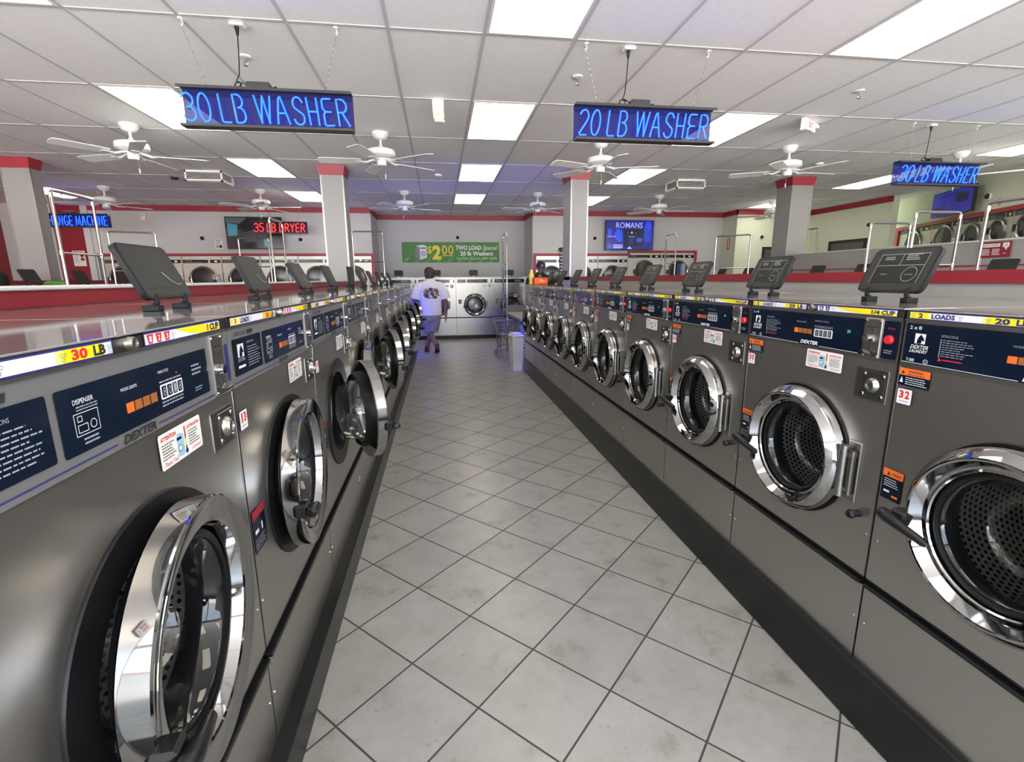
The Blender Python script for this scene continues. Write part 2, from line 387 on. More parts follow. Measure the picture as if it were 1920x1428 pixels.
#SECTION room
# ------------------------------------------------------------------ the room
XL_, XR_, YF, YB = -8.7, 10.6, -3.2, 12.85
b = MB(); b.add([(XL_-.2, YF-.2, 0), (XR_+.2, YF-.2, 0), (XR_+.2, YB+.2, 0), (XL_-.2, YB+.2, 0)], [(0, 1, 2, 3)], 'floor_tile'); struct(b, 'floor')
LX = [-6.97, -2.70, .35, 2.79, 7.06]; LY = [-5, -3, -1, 1, 3, 5]
GX0, GY0 = .35, 3.53
b = MB(); b.box(XL_-.2, XR_+.2, YF-.2, YB+.2, CEIL, CEIL+.05, 'tile_ceiling')
k = math.floor((XL_-GX0)/.61)
while GX0+k*.61 < XR_:
    x = GX0+k*.61; k += 1
    if x > XL_: b.box(x-.012, x+.012, YF, YB, CEIL-.004, CEIL+.01, 'tbar')
k = math.floor((YF-GY0)/1.22)
while GY0+k*1.22 < YB:
    y = GY0+k*1.22; k += 1
    if y > YF: b.box(XL_, XR_, y-.012, y+.012, CEIL-.0038, CEIL+.01, 'tbar')
struct(b, 'ceiling')
def wall(name, segs, m, seams=()):
    b = MB()
    for x0, x1, y0, y1, z0, z1 in segs: b.box(x0, x1, y0, y1, z0, z1, m)
    for x0, x1, y0, y1, z0, z1 in seams: b.box(x0, x1, y0, y1, z0, z1, 'tbar')
    return struct(b, name)
wall('wall_back', [(-1.45, 2.23, 12.85, 13.05, 0, CEIL)], 'wall_paint', [(-.888, -.882, 12.847, 12.851, 0, CEIL), (1.566, 1.572, 12.847, 12.851, 0, CEIL)])
wall('wall_back_left', [(XL_, -7.05, 11.65, 13.05, 0, CEIL), (-7.05, -1.47, 11.65, 13.05, 1.89, CEIL), (-7.05, -1.47, 12.45, 13.05, 0, 1.89), (-1.47, -1.45, 11.65, 13.05, 0, CEIL)], 'wall_paint')
wall('wall_back_right', [(2.23, 2.305, 11.75, 13.05, 0, CEIL), (2.305, 6.345, 11.75, 13.05, 1.96, CEIL), (2.305, 4.60, 11.75, 13.05, 1.89, 1.96), (2.305, 6.345, 12.55, 13.05, 0, 1.96), (6.345, 7.05, 11.75, 13.05, 0, CEIL)], 'wall_paint')
wall('wall_back_corner', [(7.05, XR_, 11.15, 13.05, 0, CEIL)], 'wall_warm')
wall('wall_right', [(8.98, 9.12, 8.95, 11.15, 0, CEIL), (9.12, 10.6, 10.3, 11.15, 0, CEIL)], 'wall_warm')
seg = [(8.0, 8.2, YF-.2, 4.85, 0, .35), (8.0, 8.2, YF-.2, 4.85, 2.75, CEIL), (8.0, 8.2, .5, 4.85, .35, 2.75)]  # unseen side wall, its window openings added to let in daylight
y = YF
while y < .6: seg.append((8.05, 8.15, y-.05, y+.05, .35, 2.75)); y += 1.85
wall('wall_right_front', seg, 'wall_warm')
wall('wall_left', [(XL_-.2, XL_, YF-.2, 13.05, 0, CEIL)], 'red_paint')
wall('wall_back_red', [(-7.75, -7.2, 11.635, 11.65, 0, CEIL)], 'red_paint', [(-7.2, -7.08, 11.60, 11.65, 0, CEIL), (-7.9, -7.75, 11.60, 11.65, 0, CEIL)])
# shop front unseen behind the camera, its window openings assumed for daylight
seg = [(XL_-.2, XR_+.2, YF-.2, YF, 0, .35), (XL_-.2, XR_+.2, YF-.2, YF, 2.75, CEIL)]
x = XL_
while x < XR_+.1: seg.append((x-.05, x+.05, YF-.15, YF-.05, .35, 2.75)); x += 2.55
wall('wall_front', seg, 'satin')
def trim(n, segs, m='red_trim'):
    b = MB()
    for q in segs: b.box(*q, m)
    return struct(b, 'trim_%d' % n)
T0, T1 = CEIL-.115, CEIL-.004
trim(1, [(-7.08, -1.43, 11.625, 11.65, T0, T1), (-1.45, -1.425, 11.625, 12.85, T0, T1), (-1.45, 2.23, 12.825, 12.85, T0, T1), (2.205, 2.23, 11.725, 12.85, T0, T1)])
trim(2, [(2.205, 7.05, 11.725, 11.75, T0, T1), (7.025, 7.05, 11.125, 11.75, T0, T1), (7.025, 8.98, 11.125, 11.15, T0, T1), (8.955, 8.98, 8.95, 11.15, T0, T1)])
# red frames round the dryer banks
trim(3, [(-7.05, -1.41, 11.60, 11.65, 1.885, 1.935), (-1.47, -1.41, 11.60, 11.65, 0, 1.885)])
trim(4, [(2.25, 4.66, 11.70, 11.75, 1.885, 1.935), (2.25, 2.31, 11.70, 11.75, 0, 1.885), (4.60, 6.39, 11.70, 11.75, 1.955, 2.005), (6.34, 6.39, 11.70, 11.75, 0, 1.955)])
# raised partitions that the washer rows stand against
def bulkhead(name, x0, x1, y0, y1, top, band, m_body, cap=None, label=''):
    r = empty(name, ((x0+x1)/2, (y0+y1)/2, 0), 0, label, 'partition'); base = r.location
    b = MB(); b.box(x0+.01, x1-.01, y0, y1, 0, top-band-(.012 if cap else 0), m_body); b.build('wall_panel', r, base=base)
    b = MB(); b.box(x0, x1, y0, y1, top-band-(.012 if cap else 0), top-(.012 if cap else 0), 'red_paint'); b.build('red_band', r, base=base)
    if cap: b = MB(); b.box(x0-.012, x1+.012, y0, y1, top-.012, top, cap, .003); b.build('cap', r, base=base)
    return r
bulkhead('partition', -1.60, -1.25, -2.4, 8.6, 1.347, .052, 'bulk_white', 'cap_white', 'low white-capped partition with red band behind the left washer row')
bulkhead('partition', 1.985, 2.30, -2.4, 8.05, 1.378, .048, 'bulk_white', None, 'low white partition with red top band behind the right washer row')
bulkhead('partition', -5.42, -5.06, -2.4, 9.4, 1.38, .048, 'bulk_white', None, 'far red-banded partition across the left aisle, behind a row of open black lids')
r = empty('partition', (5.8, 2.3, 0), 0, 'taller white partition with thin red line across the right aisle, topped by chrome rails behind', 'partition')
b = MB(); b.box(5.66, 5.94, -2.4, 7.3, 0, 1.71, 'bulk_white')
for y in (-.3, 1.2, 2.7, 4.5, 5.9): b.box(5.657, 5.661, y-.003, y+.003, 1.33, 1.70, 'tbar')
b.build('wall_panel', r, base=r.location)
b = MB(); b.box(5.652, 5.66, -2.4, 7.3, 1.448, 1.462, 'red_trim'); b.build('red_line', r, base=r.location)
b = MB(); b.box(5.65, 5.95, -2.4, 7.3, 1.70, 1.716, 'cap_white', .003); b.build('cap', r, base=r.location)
# columns
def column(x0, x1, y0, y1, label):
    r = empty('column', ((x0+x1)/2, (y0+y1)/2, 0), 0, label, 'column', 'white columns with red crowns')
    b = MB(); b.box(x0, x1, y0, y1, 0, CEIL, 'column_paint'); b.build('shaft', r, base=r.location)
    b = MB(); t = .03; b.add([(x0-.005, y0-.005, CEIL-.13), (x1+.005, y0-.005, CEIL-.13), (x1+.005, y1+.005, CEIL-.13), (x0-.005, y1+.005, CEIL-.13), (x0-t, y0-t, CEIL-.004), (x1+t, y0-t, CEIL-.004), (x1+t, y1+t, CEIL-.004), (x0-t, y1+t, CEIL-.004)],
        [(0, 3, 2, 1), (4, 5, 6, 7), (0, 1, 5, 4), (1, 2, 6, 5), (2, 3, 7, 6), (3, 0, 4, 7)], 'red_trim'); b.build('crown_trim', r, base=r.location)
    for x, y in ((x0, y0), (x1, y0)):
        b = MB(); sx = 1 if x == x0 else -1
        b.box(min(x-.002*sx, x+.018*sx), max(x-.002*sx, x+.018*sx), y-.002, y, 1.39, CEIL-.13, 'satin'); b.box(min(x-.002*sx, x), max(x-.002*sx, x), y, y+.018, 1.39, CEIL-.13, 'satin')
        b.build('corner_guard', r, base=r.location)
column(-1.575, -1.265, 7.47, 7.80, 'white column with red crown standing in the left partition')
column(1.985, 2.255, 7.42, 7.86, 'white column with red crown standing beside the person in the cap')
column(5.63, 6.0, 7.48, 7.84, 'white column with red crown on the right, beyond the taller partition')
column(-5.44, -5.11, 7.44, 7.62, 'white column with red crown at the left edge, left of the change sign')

# ------------------------------------------------------------------ ceiling lights
def light_panel(x, y):
    r = empty('ceiling_light', (x+.305, y+.61, CEIL), 0)
    b = MB()
    for q in ((.012, .598, .012, .03), (.012, .598, 1.19, 1.208), (.012, .03, .03, 1.19), (.58, .598, .03, 1.19)): b.box(x+q[0], x+q[1], y+q[2], y+q[3], CEIL-.006, CEIL, 'light_frame')
    b.build('frame', r, base=r.location)
    b = MB(); b.box(x+.03, x+.58, y+.03, y+1.19, CEIL-.0045, CEIL-.001, 'panel_light'); b.build('diffuser', r, base=r.location)
    return r
p0 = light_panel(LX[0], GY0+LY[0]*1.22)
COLN = ['far left', 'left', 'middle', 'right', 'far right']
lights = {}
for i, x in enumerate(LX):
    for j, k in enumerate(LY):
        if (k == -5 and i in (0, 4)): 
            if not (i == 0 and j == 0): continue
        o = p0 if (i == 0 and j == 0) else dup(p0)
        o.location = (x+.305, GY0+k*1.22+.61, CEIL)
        nm = {-5: 'at the shop front', -3: 'over the camera', -1: 'nearest the camera', 1: 'second nearest', 3: 'third nearest', 5: 'nearest the back wall'}[k]
        tag(o, 'lit ceiling light panel of the %s line, the one %s' % (COLN[i], nm), 'ceiling light', 'ceiling light panels')

# ------------------------------------------------------------------ ceiling fans
def make_fan():
    r = empty('ceiling_fan', (0, 0, CEIL)); B = (0, 0, CEIL)
    b = MB(); b.lathe([(.0, 0), (.085, 0), (.088, -.02), (.07, -.055), (.035, -.075), (0, -.078)], 'fan_white', 28, B, 'z'); b.build('canopy', r, base=B)
    b = MB(); b.cyl((0, 0, CEIL-.07), (0, 0, CEIL-.17), .013, 'fan_white', 12); b.lathe([(.013, -.12), (.03, -.155), (.045, -.165), (.05, -.17)], 'fan_white', 20, B, 'z'); b.build('downrod', r, base=B)
    b = MB(); b.lathe([(0, -.165), (.10, -.165), (.145, -.18), (.152, -.20), (.150, -.235), (.12, -.255), (.06, -.262), (0, -.262)], 'fan_white', 36, B, 'z'); b.build('motor_housing', r, base=B)
    b = MB(); b.lathe([(0, -.262), (.052, -.262), (.052, -.315), (.045, -.335), (0, -.34)], 'fan_white', 24, B, 'z'); b.build('switch_cup', r, base=B)
    for k in range(5):
        a = 2*PI*k/5+.15; b = MB(); b.M = Matrix.Rotation(a, 4, 'Z')
        Z = CEIL-.27
        b.tube([(.045, 0, Z+.005), (.11, .0, Z-.012), (.16, 0, Z-.03), (.20, 0, Z-.028)], [.012, .012, .011, .01], 'fan_white', 8)
        b.box(.17, .27, -.035, .035, Z-.034, Z-.028, 'fan_white', .002); b.build('blade_arm', r, base=B)
        b = MB(); b.M = Matrix.Rotation(a, 4, 'Z') @ Matrix.Translation((0, 0, Z-.024)) @ Matrix.Rotation(math.radians(11), 4, 'X')
        pts = [(.21, -.055), (.30, -.062), (.60, -.07), (.655, -.062), (.665, -.03), (.665, .03), (.655, .062), (.60, .07), (.30, .062), (.21, .055)]
        n = len(pts); b.add([(x, y, 0) for x, y in pts]+[(x, y, .006) for x, y in pts], [tuple(range(n))[::-1], tuple(range(n, 2*n))]+[(i, (i+1) % n, n+(i+1) % n, n+i) for i in range(n)], 'fan_white')
        b.build('blade', r, base=B)
    b = MB(); b.tube([(.035, 0, CEIL-.33), (.036, 0, CEIL-.42)], .0018, 'chain', 5); b.cyl((.036, 0, CEIL-.42), (.036, 0, CEIL-.465), .006, 'fan_white', 8); b.build('pull_chain', r, base=B)
    return r
fan0 = make_fan(); ff = True
FANS = [(-3.04, 5.84, 'between the left neon sign and the far-left column'), (-.57, 5.84, 'just right of the left neon sign'), (1.93, 5.9, 'just below the middle neon sign'),
        (4.31, 5.84, 'above the right-hand column'), (6.75, 5.84, 'behind the right neon sign'), (-5.48, 9.5, 'at the far left, above the blue sign'),
        (-3.04, 9.55, 'above the red sign'), (-.56, 9.45, 'above the green banner, left end'), (1.88, 9.4, 'above the green banner, right end'),
        (4.29, 9.42, 'above the lit blue television'), (7.04, 9.9, 'against the right-hand column in the back'), (4.33, 2.05, 'overhead at the top edge')]
for i, (x, y, t) in enumerate(FANS):
    o = fan0 if i == 0 else dup(fan0)
    o.location = (x, y, CEIL); o.rotation_euler.z = i*.37+.1
    tag(o, 'white five-blade ceiling fan ' + t, 'ceiling fan', 'white ceiling fans')

# ------------------------------------------------------------------ small ceiling fittings
def diffuser(x0, y0, label):
    r = empty('air_diffuser', (x0+.26, y0+.22, CEIL), 0, label, 'air vent', 'louvred air vents'); B = r.location; z0, z1 = CEIL-.155, CEIL
    x1, y1 = x0+.50, y0+.42
    b = MB(); b.box(x0, x1, y0, y1, z0, z0+.012, 'fixture_white')
    for a, c in ((x0, y0), (x1-.02, y0), (x0, y1-.02), (x1-.02, y1-.02)): b.box(a, a+.02, c, c+.02, z0, z1, 'fixture_white')
    for z in (z0+.004, z1-.03): 
        b.box(x0, x1, y0, y0+.012, z, z+.03, 'fixture_white'); b.box(x0, x1, y1-.012, y1, z, z+.03, 'fixture_white')
        b.box(x0, x0+.012, y0, y1, z, z+.03, 'fixture_white'); b.box(x1-.012, x1, y0, y1, z, z+.03, 'fixture_white')
    b.build('housing', r, base=B)
    b = MB(); b.box(x0+.03, x1-.03, y0+.03, y1-.03, z0+.01, z1-.002, 'text_black'); b.build('core', r, base=B)
    b = MB()
    for k in range(5):
        z = z0+.048+k*.019
        b.box(x0+.02, x1-.02, y0+.004, y0+.016, z, z+.004, 'fixture_white'); b.box(x0+.004, x0+.016, y0+.02, y1-.02, z, z+.004, 'fixture_white')
        b.box(x1-.016, x1-.004, y0+.02, y1-.02, z, z+.004, 'fixture_white'); b.box(x0+.02, x1-.02, y1-.016, y1-.004, z, z+.004, 'fixture_white')
    b.build('louvres', r, base=B)
diffuser(-3.54, 8.0, 'boxy white louvred air vent on the ceiling left of the left column')
diffuser(3.86, 7.86, 'boxy white louvred air vent on the ceiling above the lit television')
def sprinkler(x, y, label):
    r = empty('sprinkler', (x, y, CEIL), 0, label, 'sprinkler', 'ceiling sprinklers'); B = r.location
    b = MB(); b.lathe([(0, 0), (.04, 0), (.036, -.008), (.012, -.012), (0, -.012)], 'fixture_white', 20, B, 'z'); b.build('escutcheon', r, base=B)
    b = MB(); b.cyl((x, y, CEIL-.01), (x, y, CEIL-.035), .008, 'satin'); b.tube([(x-.012, y, CEIL-.03), (x-.014, y, CEIL-.045), (x, y, CEIL-.06)], .0025, 'satin', 6); b.tube([(x+.012, y, CEIL-.03), (x+.014, y, CEIL-.045), (x, y, CEIL-.06)], .0025, 'satin', 6)
    b.lathe([(0, -.058), (.015, -.060), (.015, -.062), (0, -.062)], 'satin', 14, B, 'z'); b.build('head', r, base=B)
for x, y, t in ((-1.298, 4.07, 'above the left neon sign'), (1.14, 4.115, 'above the left end of the middle neon sign'), (3.63, 4.106, 'on the right between two light panels')): sprinkler(x, y, 'small round fire sprinkler head '+t)
def smoke(x, y, t, dark=False):
    b = MB(); b.lathe([(0, 0), (.055, 0), (.055, -.018), (.04, -.03), (0, -.032)], 'lid_black' if dark else 'fixture_white', 24, (x, y, CEIL), 'z')
    tag(b.build('smoke_detector' if not dark else 'dome_camera', loc=(x, y, CEIL)), t, 'detector' if not dark else 'camera')
smoke(.05, 7.95, 'round white detector disc on the ceiling above the left end of the aisle'); smoke(5.35, 6.6, 'round white detector disc on the ceiling right of the fan above the right column')
smoke(-3.95, 8.6, 'small dark dome camera on the ceiling left of the vent', True)
# emergency light (above the aisle) and exit sign
r = empty('emergency_light', (.05, 4.78, CEIL), 0, 'small white twin-head emergency light hanging from the ceiling above the aisle', 'emergency light'); B = r.location
b = MB(); b.box(0, .10, 4.75, 4.81, CEIL-.10, CEIL, 'fixture_white', .004); b.build('bracket', r, base=B)
b = MB(); b.box(.005, .10, 4.72, 4.80, CEIL-.165, CEIL-.10, 'fixture_white', .01); b.disc(.05, CEIL-.13, .018, 4.7195, 'pale_yellow'); b.build('lamp_head', r, base=B)
b = MB(); b.box(.015, .105, 4.74, 4.82, CEIL-.185, CEIL-.165, 'fixture_white', .006); b.build('battery_base', r, base=B)
r = empty('exit_sign', (3.78, 4.88, CEIL), .6, 'white emergency exit unit with faint red lettering and twin lamps on the ceiling', 'exit sign'); B = (0, 0, 0)
b = MB(); b.box(-.15, .15, -.025, .025, -.10, -.005, 'fixture_white', .006); b.text('EXIT', -.06, .06, -.08, -.025, -.0255, 'red_ink', .02); b.build('housing', r)
b = MB(); b.box(-.18, -.10, -.05, .02, -.125, -.10, 'fixture_white', .008); b.build('lamp', r); b = MB(); b.box(.10, .18, -.05, .02, -.06, -.02, 'fixture_white', .008); b.build('lamp', r)
# ------------------------------------------------------------------ washers
# local frame: x across the front (left to right as seen), y into the machine, z up from its base
def washer(W, zb, zt, D, zband, zpan, zs1, zs0, zc, ro, ri, style):
    r = empty('washer', (0, 0, 0)); B = (0, 0, zb); cx = W/2; g = .003; bz = .010 if style == 'l' else 0
    H = dict(parent=r, base=B)
    big = style == 'r'
    st = {'r': 'steel', 'l': 'steel', 'b': 'steel_bright'}[style]
    # cabinet
    b = MB(); t_ = .004; b.box(g, g+t_, .05, D, zb, zt-.006, st); b.box(W-g-t_, W-g, .05, D, zb, zt-.006, st); b.box(g, W-g, D-t_, D, zb, zt-.006, st); b.box(g, W-g, .05, D, zb, zb+t_, st); b.box(g, W-g, .05, .054, zb, zs0+.03, st); b.box(g, W-g, .05, .054, zpan-.02, zt-.006, st)
    b.box(g, g+.012, .001, .06, zs1, zband, st); b.box(W-g-.012, W-g, .001, .06, zs1, zband, st)
    b.box(g, g+.012, .001, .06, zb, zs0, st); b.box(W-g-.012, W-g, .001, .06, zb, zs0, st)
    b.build('cabinet', **H)
    # top with its front band
    b = MB(); b.box(g, W-g, -.004, D, zt-.004, zt, 'steel_top', .0015); b.box(g, W-g, -.003, .05, zband, zt-.006, 'steel_dark'); b.box(g, W-g, -.005, .0, zband-.003, zband+.001, 'satin')
    b.build('top', **H)
    # front panel with the round opening
    b = MB(); N = 64; hr = ri+.012; x0, x1, z0, z1 = g, W-g, zs1, zpan
    inner = []; outer = []
    for k in range(N):
        a = 2*PI*(k+.5)/N; ca, sa = math.cos(a), math.sin(a)
        inner.append((cx+hr*ca, 0, zc+hr*sa))
        t = min((x1-cx)/ca if ca > 1e-6 else ((x0-cx)/ca if ca < -1e-6 else 9), (z1-zc)/sa if sa > 1e-6 else ((z0-zc)/sa if sa < -1e-6 else 9))
        outer.append([cx+t*ca, 0, zc+t*sa])
    for px, pz in ((x0, z0), (x1, z0), (x0, z1), (x1, z1)):
        q = min(outer, key=lambda o: (o[0]-px)**2+(o[2]-pz)**2); q[0] = px; q[2] = pz
    vs = inner+[tuple(o) for o in outer]+[(v[0], .05, v[2]) for v in inner]
    b.add(vs, [(k, (k+1) % N, N+(k+1) % N, N+k) for k in range(N)]+[(k, (k+1) % N, 2*N+(k+1) % N, 2*N+k) for k in range(N)], st)
    b.add([(x0, 0, z1), (x1, 0, z1), (x1, .05, z1), (x0, .05, z1), (x0, 0, z0), (x1, 0, z0), (x1, .05, z0), (x0, .05, z0)], [(0, 1, 2, 3), (4, 5, 6, 7)], st)
    b.box(x0, x1, -.0015, .0, z1-.003, z1, 'satin'); b.box(x0, x0+.002, -.001, 0, z0, z1, 'satin'); b.box(x1-.002, x1, -.001, 0, z0, z1, 'satin')
    for sx in (x0+.016, x1-.016): b.lathe([(0, -.004), (.004, -.004), (.005, 0)], 'satin', 10, (sx, 0, z0+.13))
    b.build('front_panel', **H)
    b = MB(); b.box(g, W-g, .0, .05, zb, zs0, st)
    for sx in (x0+.016, x1-.016): b.lathe([(0, -.004), (.004, -.004), (.005, 0)], 'satin', 10, (sx, 0, zs0-.115))
    b.build('lower_panel', **H)
    b = MB(); b.box(g, W-g, .012, .05, zs0-.002, zs1+.002, 'black_plastic'); b.box(g+.004, W-g-.004, -.012, .012, zs0+.002, zs0+.014, 'black_plastic', .002)
    b.box(g, W-g, .0, .012, zs1-.006, zs1, 'black_plastic'); b.build('pull_strip', **H)
    # control panel
    zb_, zt_ = zpan, zband-.003
    if style == 'r':
        b = MB(); b.box(g, W-g, -.002, .05, zb_, zt_, 'satin'); b.rr(.010, .536, zb_+.008, zt_-.006, -.0035, 'navy', .003); b.rr(.603, W-.009, zb_+.008, zt_-.006, -.0035, 'navy', .003)
        y = -.0042
        b.text('2 x', .020, .040, zt_-.021, zt_-.012, y, 'white_ink', .01); b.disc(.048, zt_-.0165, .005, y, 'grey_ink')
        b.rr(.038, .066, zb_+.062, zb_+.088, y, 'white_ink'); horse(b, .038, .066, zb_+.062, zb_+.088, y-.0004)
        b.text('DEXTER', .028, .076, zb_+.048, zb_+.058, y, 'white_ink', .012, .3); b.text('LAUNDRY', .027, .074, zb_+.038, zb_+.046, y, 'white_ink', .012, .3)
        b.text('T-300', .022, .044, zb_+.014, zb_+.022, y, 'white_ink', .012); b.ring(.075, zb_+.018, .006, .001, y, 'white_ink'); b.lines(.068, .084, zb_+.014, zb_+.022, 2, y, 'grey_ink')
        b.text('INSTRUCTIONS', .105, .145, zt_-.034, zt_-.028, y, 'grey_ink'); b.lines(.11, .185, zb_+.036, zt_-.038, 8, y, 'grey_ink', .4, .3); b.rr(.105, .107, zb_+.034, zt_-.038, y, 'grey_ink')
        b.poly([(.104, zb_+.026, y), (.114, zb_+.026, y), (.109, zb_+.034, y)], 'red_ink'); b.lines(.116, .175, zb_+.026, zb_+.033, 1, y, 'red_ink')
        b.text('MODE LIGHTS', .262, .308, zt_-.038, zt_-.033, y, 'grey_ink'); b.text('WASH CYCLES', .345, .405, zt_-.030, zt_-.025, y, 'grey_ink')
        for k, mm in enumerate(('orange_light', 'amber_light', 'amber_light', 'amber_light')): b.rr(.255+.021*k, .274+.021*k, zb_+.046, zb_+.062, y, mm)
        b.rr(.347, .425, zb_+.040, zb_+.066, y, 'label_white', .003)
        for k in range(4): b.rr(.352+.018*k, .366+.018*k, zb_+.043, zb_+.063, y-.0004, 'navy'); b.text('8', .355+.018*k, .363+.018*k, zb_+.045, zb_+.061, y-.0008, 'grey_ink')
        b.lines(.347, .425, zb_+.069, zb_+.078, 2, y, 'grey_ink', .05, .4)
        b.text('20', .480, .492, zb_+.066, zb_+.075, y, 'cyan_led')
        b.text('DEXTER', .290, .368, zb_+.012, zb_+.024, y, 'white_ink', .035, .3)
        b.rr(.010, .283, zb_+.010, zb_+.0112, y, 'white_ink'); b.rr(.375, .53, zb_+.010, zb_+.0112, y, 'white_ink')
        b.text('STOP', .615, .638, zt_-.030, zt_-.024, y, 'red_trim', .01); b.lines(.612, .642, zb_+.022, zb_+.034, 2, y, 'grey_ink')
        b.build('control_panel', **H)
        b = MB(); b.lathe([(0, -.010), (.0105, -.010), (.0125, -.007), (.0125, 0)], 'red_button', 24, (.626, -.003, zb_+.062)); b.build('stop_button', **H)
        cx0, cx1 = .541, .598
    elif style == 'l':
        b = MB(); b.box(g, W-g, -.002, .05, zb_, zt_, 'panel_grey'); y = -.0035
        b.rr(.020, .205, zb_+.024, zb_+.112, y, 'navy', .004); b.rr(.218, .626, zb_+.022, zb_+.112, y, 'navy', .004); b.rr(.718, .733, zb_+.024, zb_+.108, y, 'navy_ink', .005)
        b.rr(.010, .32, zb_+.0085, zb_+.0105, y, 'navy_ink'); b.rr(.43, W-.01, zb_+.0085, zb_+.0105, y, 'navy_ink')
        y = -.0042
        b.text('THREE LOAD', .03, .105, zb_+.118, zb_+.128, y, 'text_black')
        for k in range(3): b.poly([(.113+.014*k, zb_+.128, y), (.116+.014*k, zb_+.117, y), (.122+.014*k, zb_+.117, y), (.125+.014*k, zb_+.128, y)], 'text_black')
        b.rr(.045, .082, zb_+.066, zb_+.098, y, 'white_ink'); horse(b, .045, .082, zb_+.066, zb_+.098, y-.0004)
        b.text('DEXTER', .042, .085, zb_+.056, zb_+.063, y, 'grey_ink', .012, .2); b.rr(.042, .085, zb_+.040, zb_+.046, y, 'white_ink')
        b.text('INSTRUCTIONS', .105, .150, zb_+.094, zb_+.100, y, 'grey_ink'); b.lines(.105, .195, zb_+.035, zb_+.088, 8, y, 'grey_ink', .35, .3)
        b.text('DISPENSER', .246, .285, zb_+.088, zb_+.095, y, 'white_ink'); b.lines(.25, .295, zb_+.078, zb_+.086, 2, y, 'grey_ink')
        for q in ((.243, .290, zb_+.045, zb_+.076), (.249, .258, zb_+.064, zb_+.072), (.248, .267, zb_+.049, zb_+.060)):
            X0, X1, Z0, Z1 = q; t = .0009
            for a in ((X0, X1, Z0, Z0+t), (X0, X1, Z1-t, Z1), (X0, X0+t, Z0, Z1), (X1-t, X1, Z0, Z1)): b.rr(*a, y, 'white_ink')
        b.ring(.278, zb_+.056, .0065, .001, y, 'white_ink'); b.lines(.255, .285, zb_+.030, zb_+.042, 2, y, 'grey_ink')
        b.text('MODE LIGHTS', .345, .385, zb_+.084, zb_+.089, y, 'white_ink'); b.text('WASH CYCLE', .447, .480, zb_+.092, zb_+.097, y, 'white_ink')
        for k, mm in enumerate(('orange_light', 'amber_light', 'amber_light', 'amber_light')): b.rr(.352+.0215*k, .371+.0215*k, zb_+.048, zb_+.064, y, mm)
        b.rr(.447, .521, zb_+.046, zb_+.072, y, 'label_white', .003)
        for k in range(4): b.rr(.451+.0175*k, .465+.0175*k, zb_+.049, zb_+.069, y-.0004, 'navy'); b.text('8018'[k], .4535+.0175*k, .4625+.0175*k, zb_+.051, zb_+.067, y-.0008, 'grey_ink')
        b.lines(.447, .521, zb_+.074, zb_+.080, 1, y, 'grey_ink', .05); b.lines(.447, .521, zb_+.032, zb_+.044, 2, y, 'grey_ink', .1); b.disc(.505, zb_+.085, .002, y, 'red_ink')
        b.lines(.56, .60, zb_+.066, zb_+.090, 3, y, 'grey_ink'); b.lines(.565, .60, zb_+.034, zb_+.044, 2, y, 'grey_ink')
        b.text('DEXTER', .333, .421, zb_+.004, zb_+.018, y, 'text_black', .035, .3)
        b.build('control_panel', **H); cx0, cx1 = .648, .704
    else:
        b = MB(); b.box(g, W-g, -.002, .05, zb_, zt_, 'steel_bright'); y = -.004
        b.rr(.03, .23, zb_+.02, zt_-.02, y, 'navy', .004); b.rr(.25, .72, zb_+.02, zt_-.02, y, 'navy', .004); b.rr(.80, .83, zb_+.02, zt_-.02, y, 'navy', .004)
        b.text('DEXTER', .06, .16, zb_+.05, zb_+.075, -.0046, 'grey_ink', .02, .2); b.lines(.5, .66, zb_+.035, zb_+.085, 3, -.0046, 'grey_ink')
        b.build('control_panel', **H); cx0, cx1 = .73, .79
    b = MB(); b.box(cx0, cx1, -.006, .01, zb_+.004, zt_-.002, 'satin', .0015); xm = (cx0+cx1)/2
    for sx in (cx0+.006, cx1-.006):
        for sz in (zb_+.010, zt_-.009): b.lathe([(0, -.0095), (.003, -.009), (.0038, -.006)], 'chrome', 10, (sx, 0, sz))
    b.box(xm-.0012, xm+.0012, -.0065, -.006, zb_+.072, zb_+.092, 'text_black'); b.lines(cx0+.010, cx1-.010, zt_-.030, zt_-.024, 1, -.0064, 'text_black', 0)
    b.box(xm-.016, xm+.016, -.014, -.006, zb_+.050, zb_+.062, 'chrome', .003); b.lathe([(.010, -.020), (.012, -.006)], 'chrome', 14, (xm-.008, 0, zb_+.060), cap=True)
    b.box(xm-.0015, xm+.0015, -.009, -.006, zb_+.022, zb_+.046, 'text_black'); b.add([(xm-.022, -.022, zb_+.018), (xm+.022, -.022, zb_+.018), (xm+.022, -.006, zb_+.024), (xm-.022, -.006, zb_+.024), (xm-.022, -.022, zb_+.015), (xm+.022, -.022, zb_+.015)], [(0, 1, 2, 3), (4, 5, 1, 0)], 'chrome')
    b.build('coin_slot', **H)
    # door bezel, drum and gasket
    b = MB(); b.lathe([(ri+.012, .012), (ri+.012, -.004), (ro-.012, -.006), (ro+.006+bz, -.006), (ro+.008+bz, -.003), (ro+.008+bz, 0)], 'rubber', 64, (cx, 0, zc)); b.build('door_seal_ring', loc=(cx, 0, zc), **H)
    b = MB(); R2 = ri+.035
    b.lathe([(ri+.010, .0), (ri-.002, .02), (ri+.0, .06), (R2, .075)], 'rubber', 48, (cx, 0, zc))
    b.lathe([(R2, .075), (R2, .52)], 'drum_steel', 64, (cx, 0, zc)); b.lathe([(R2, .52), (R2*.8, .515), (.05, .50), (0, .50)], 'steel_dark', 48, (cx, 0, zc))
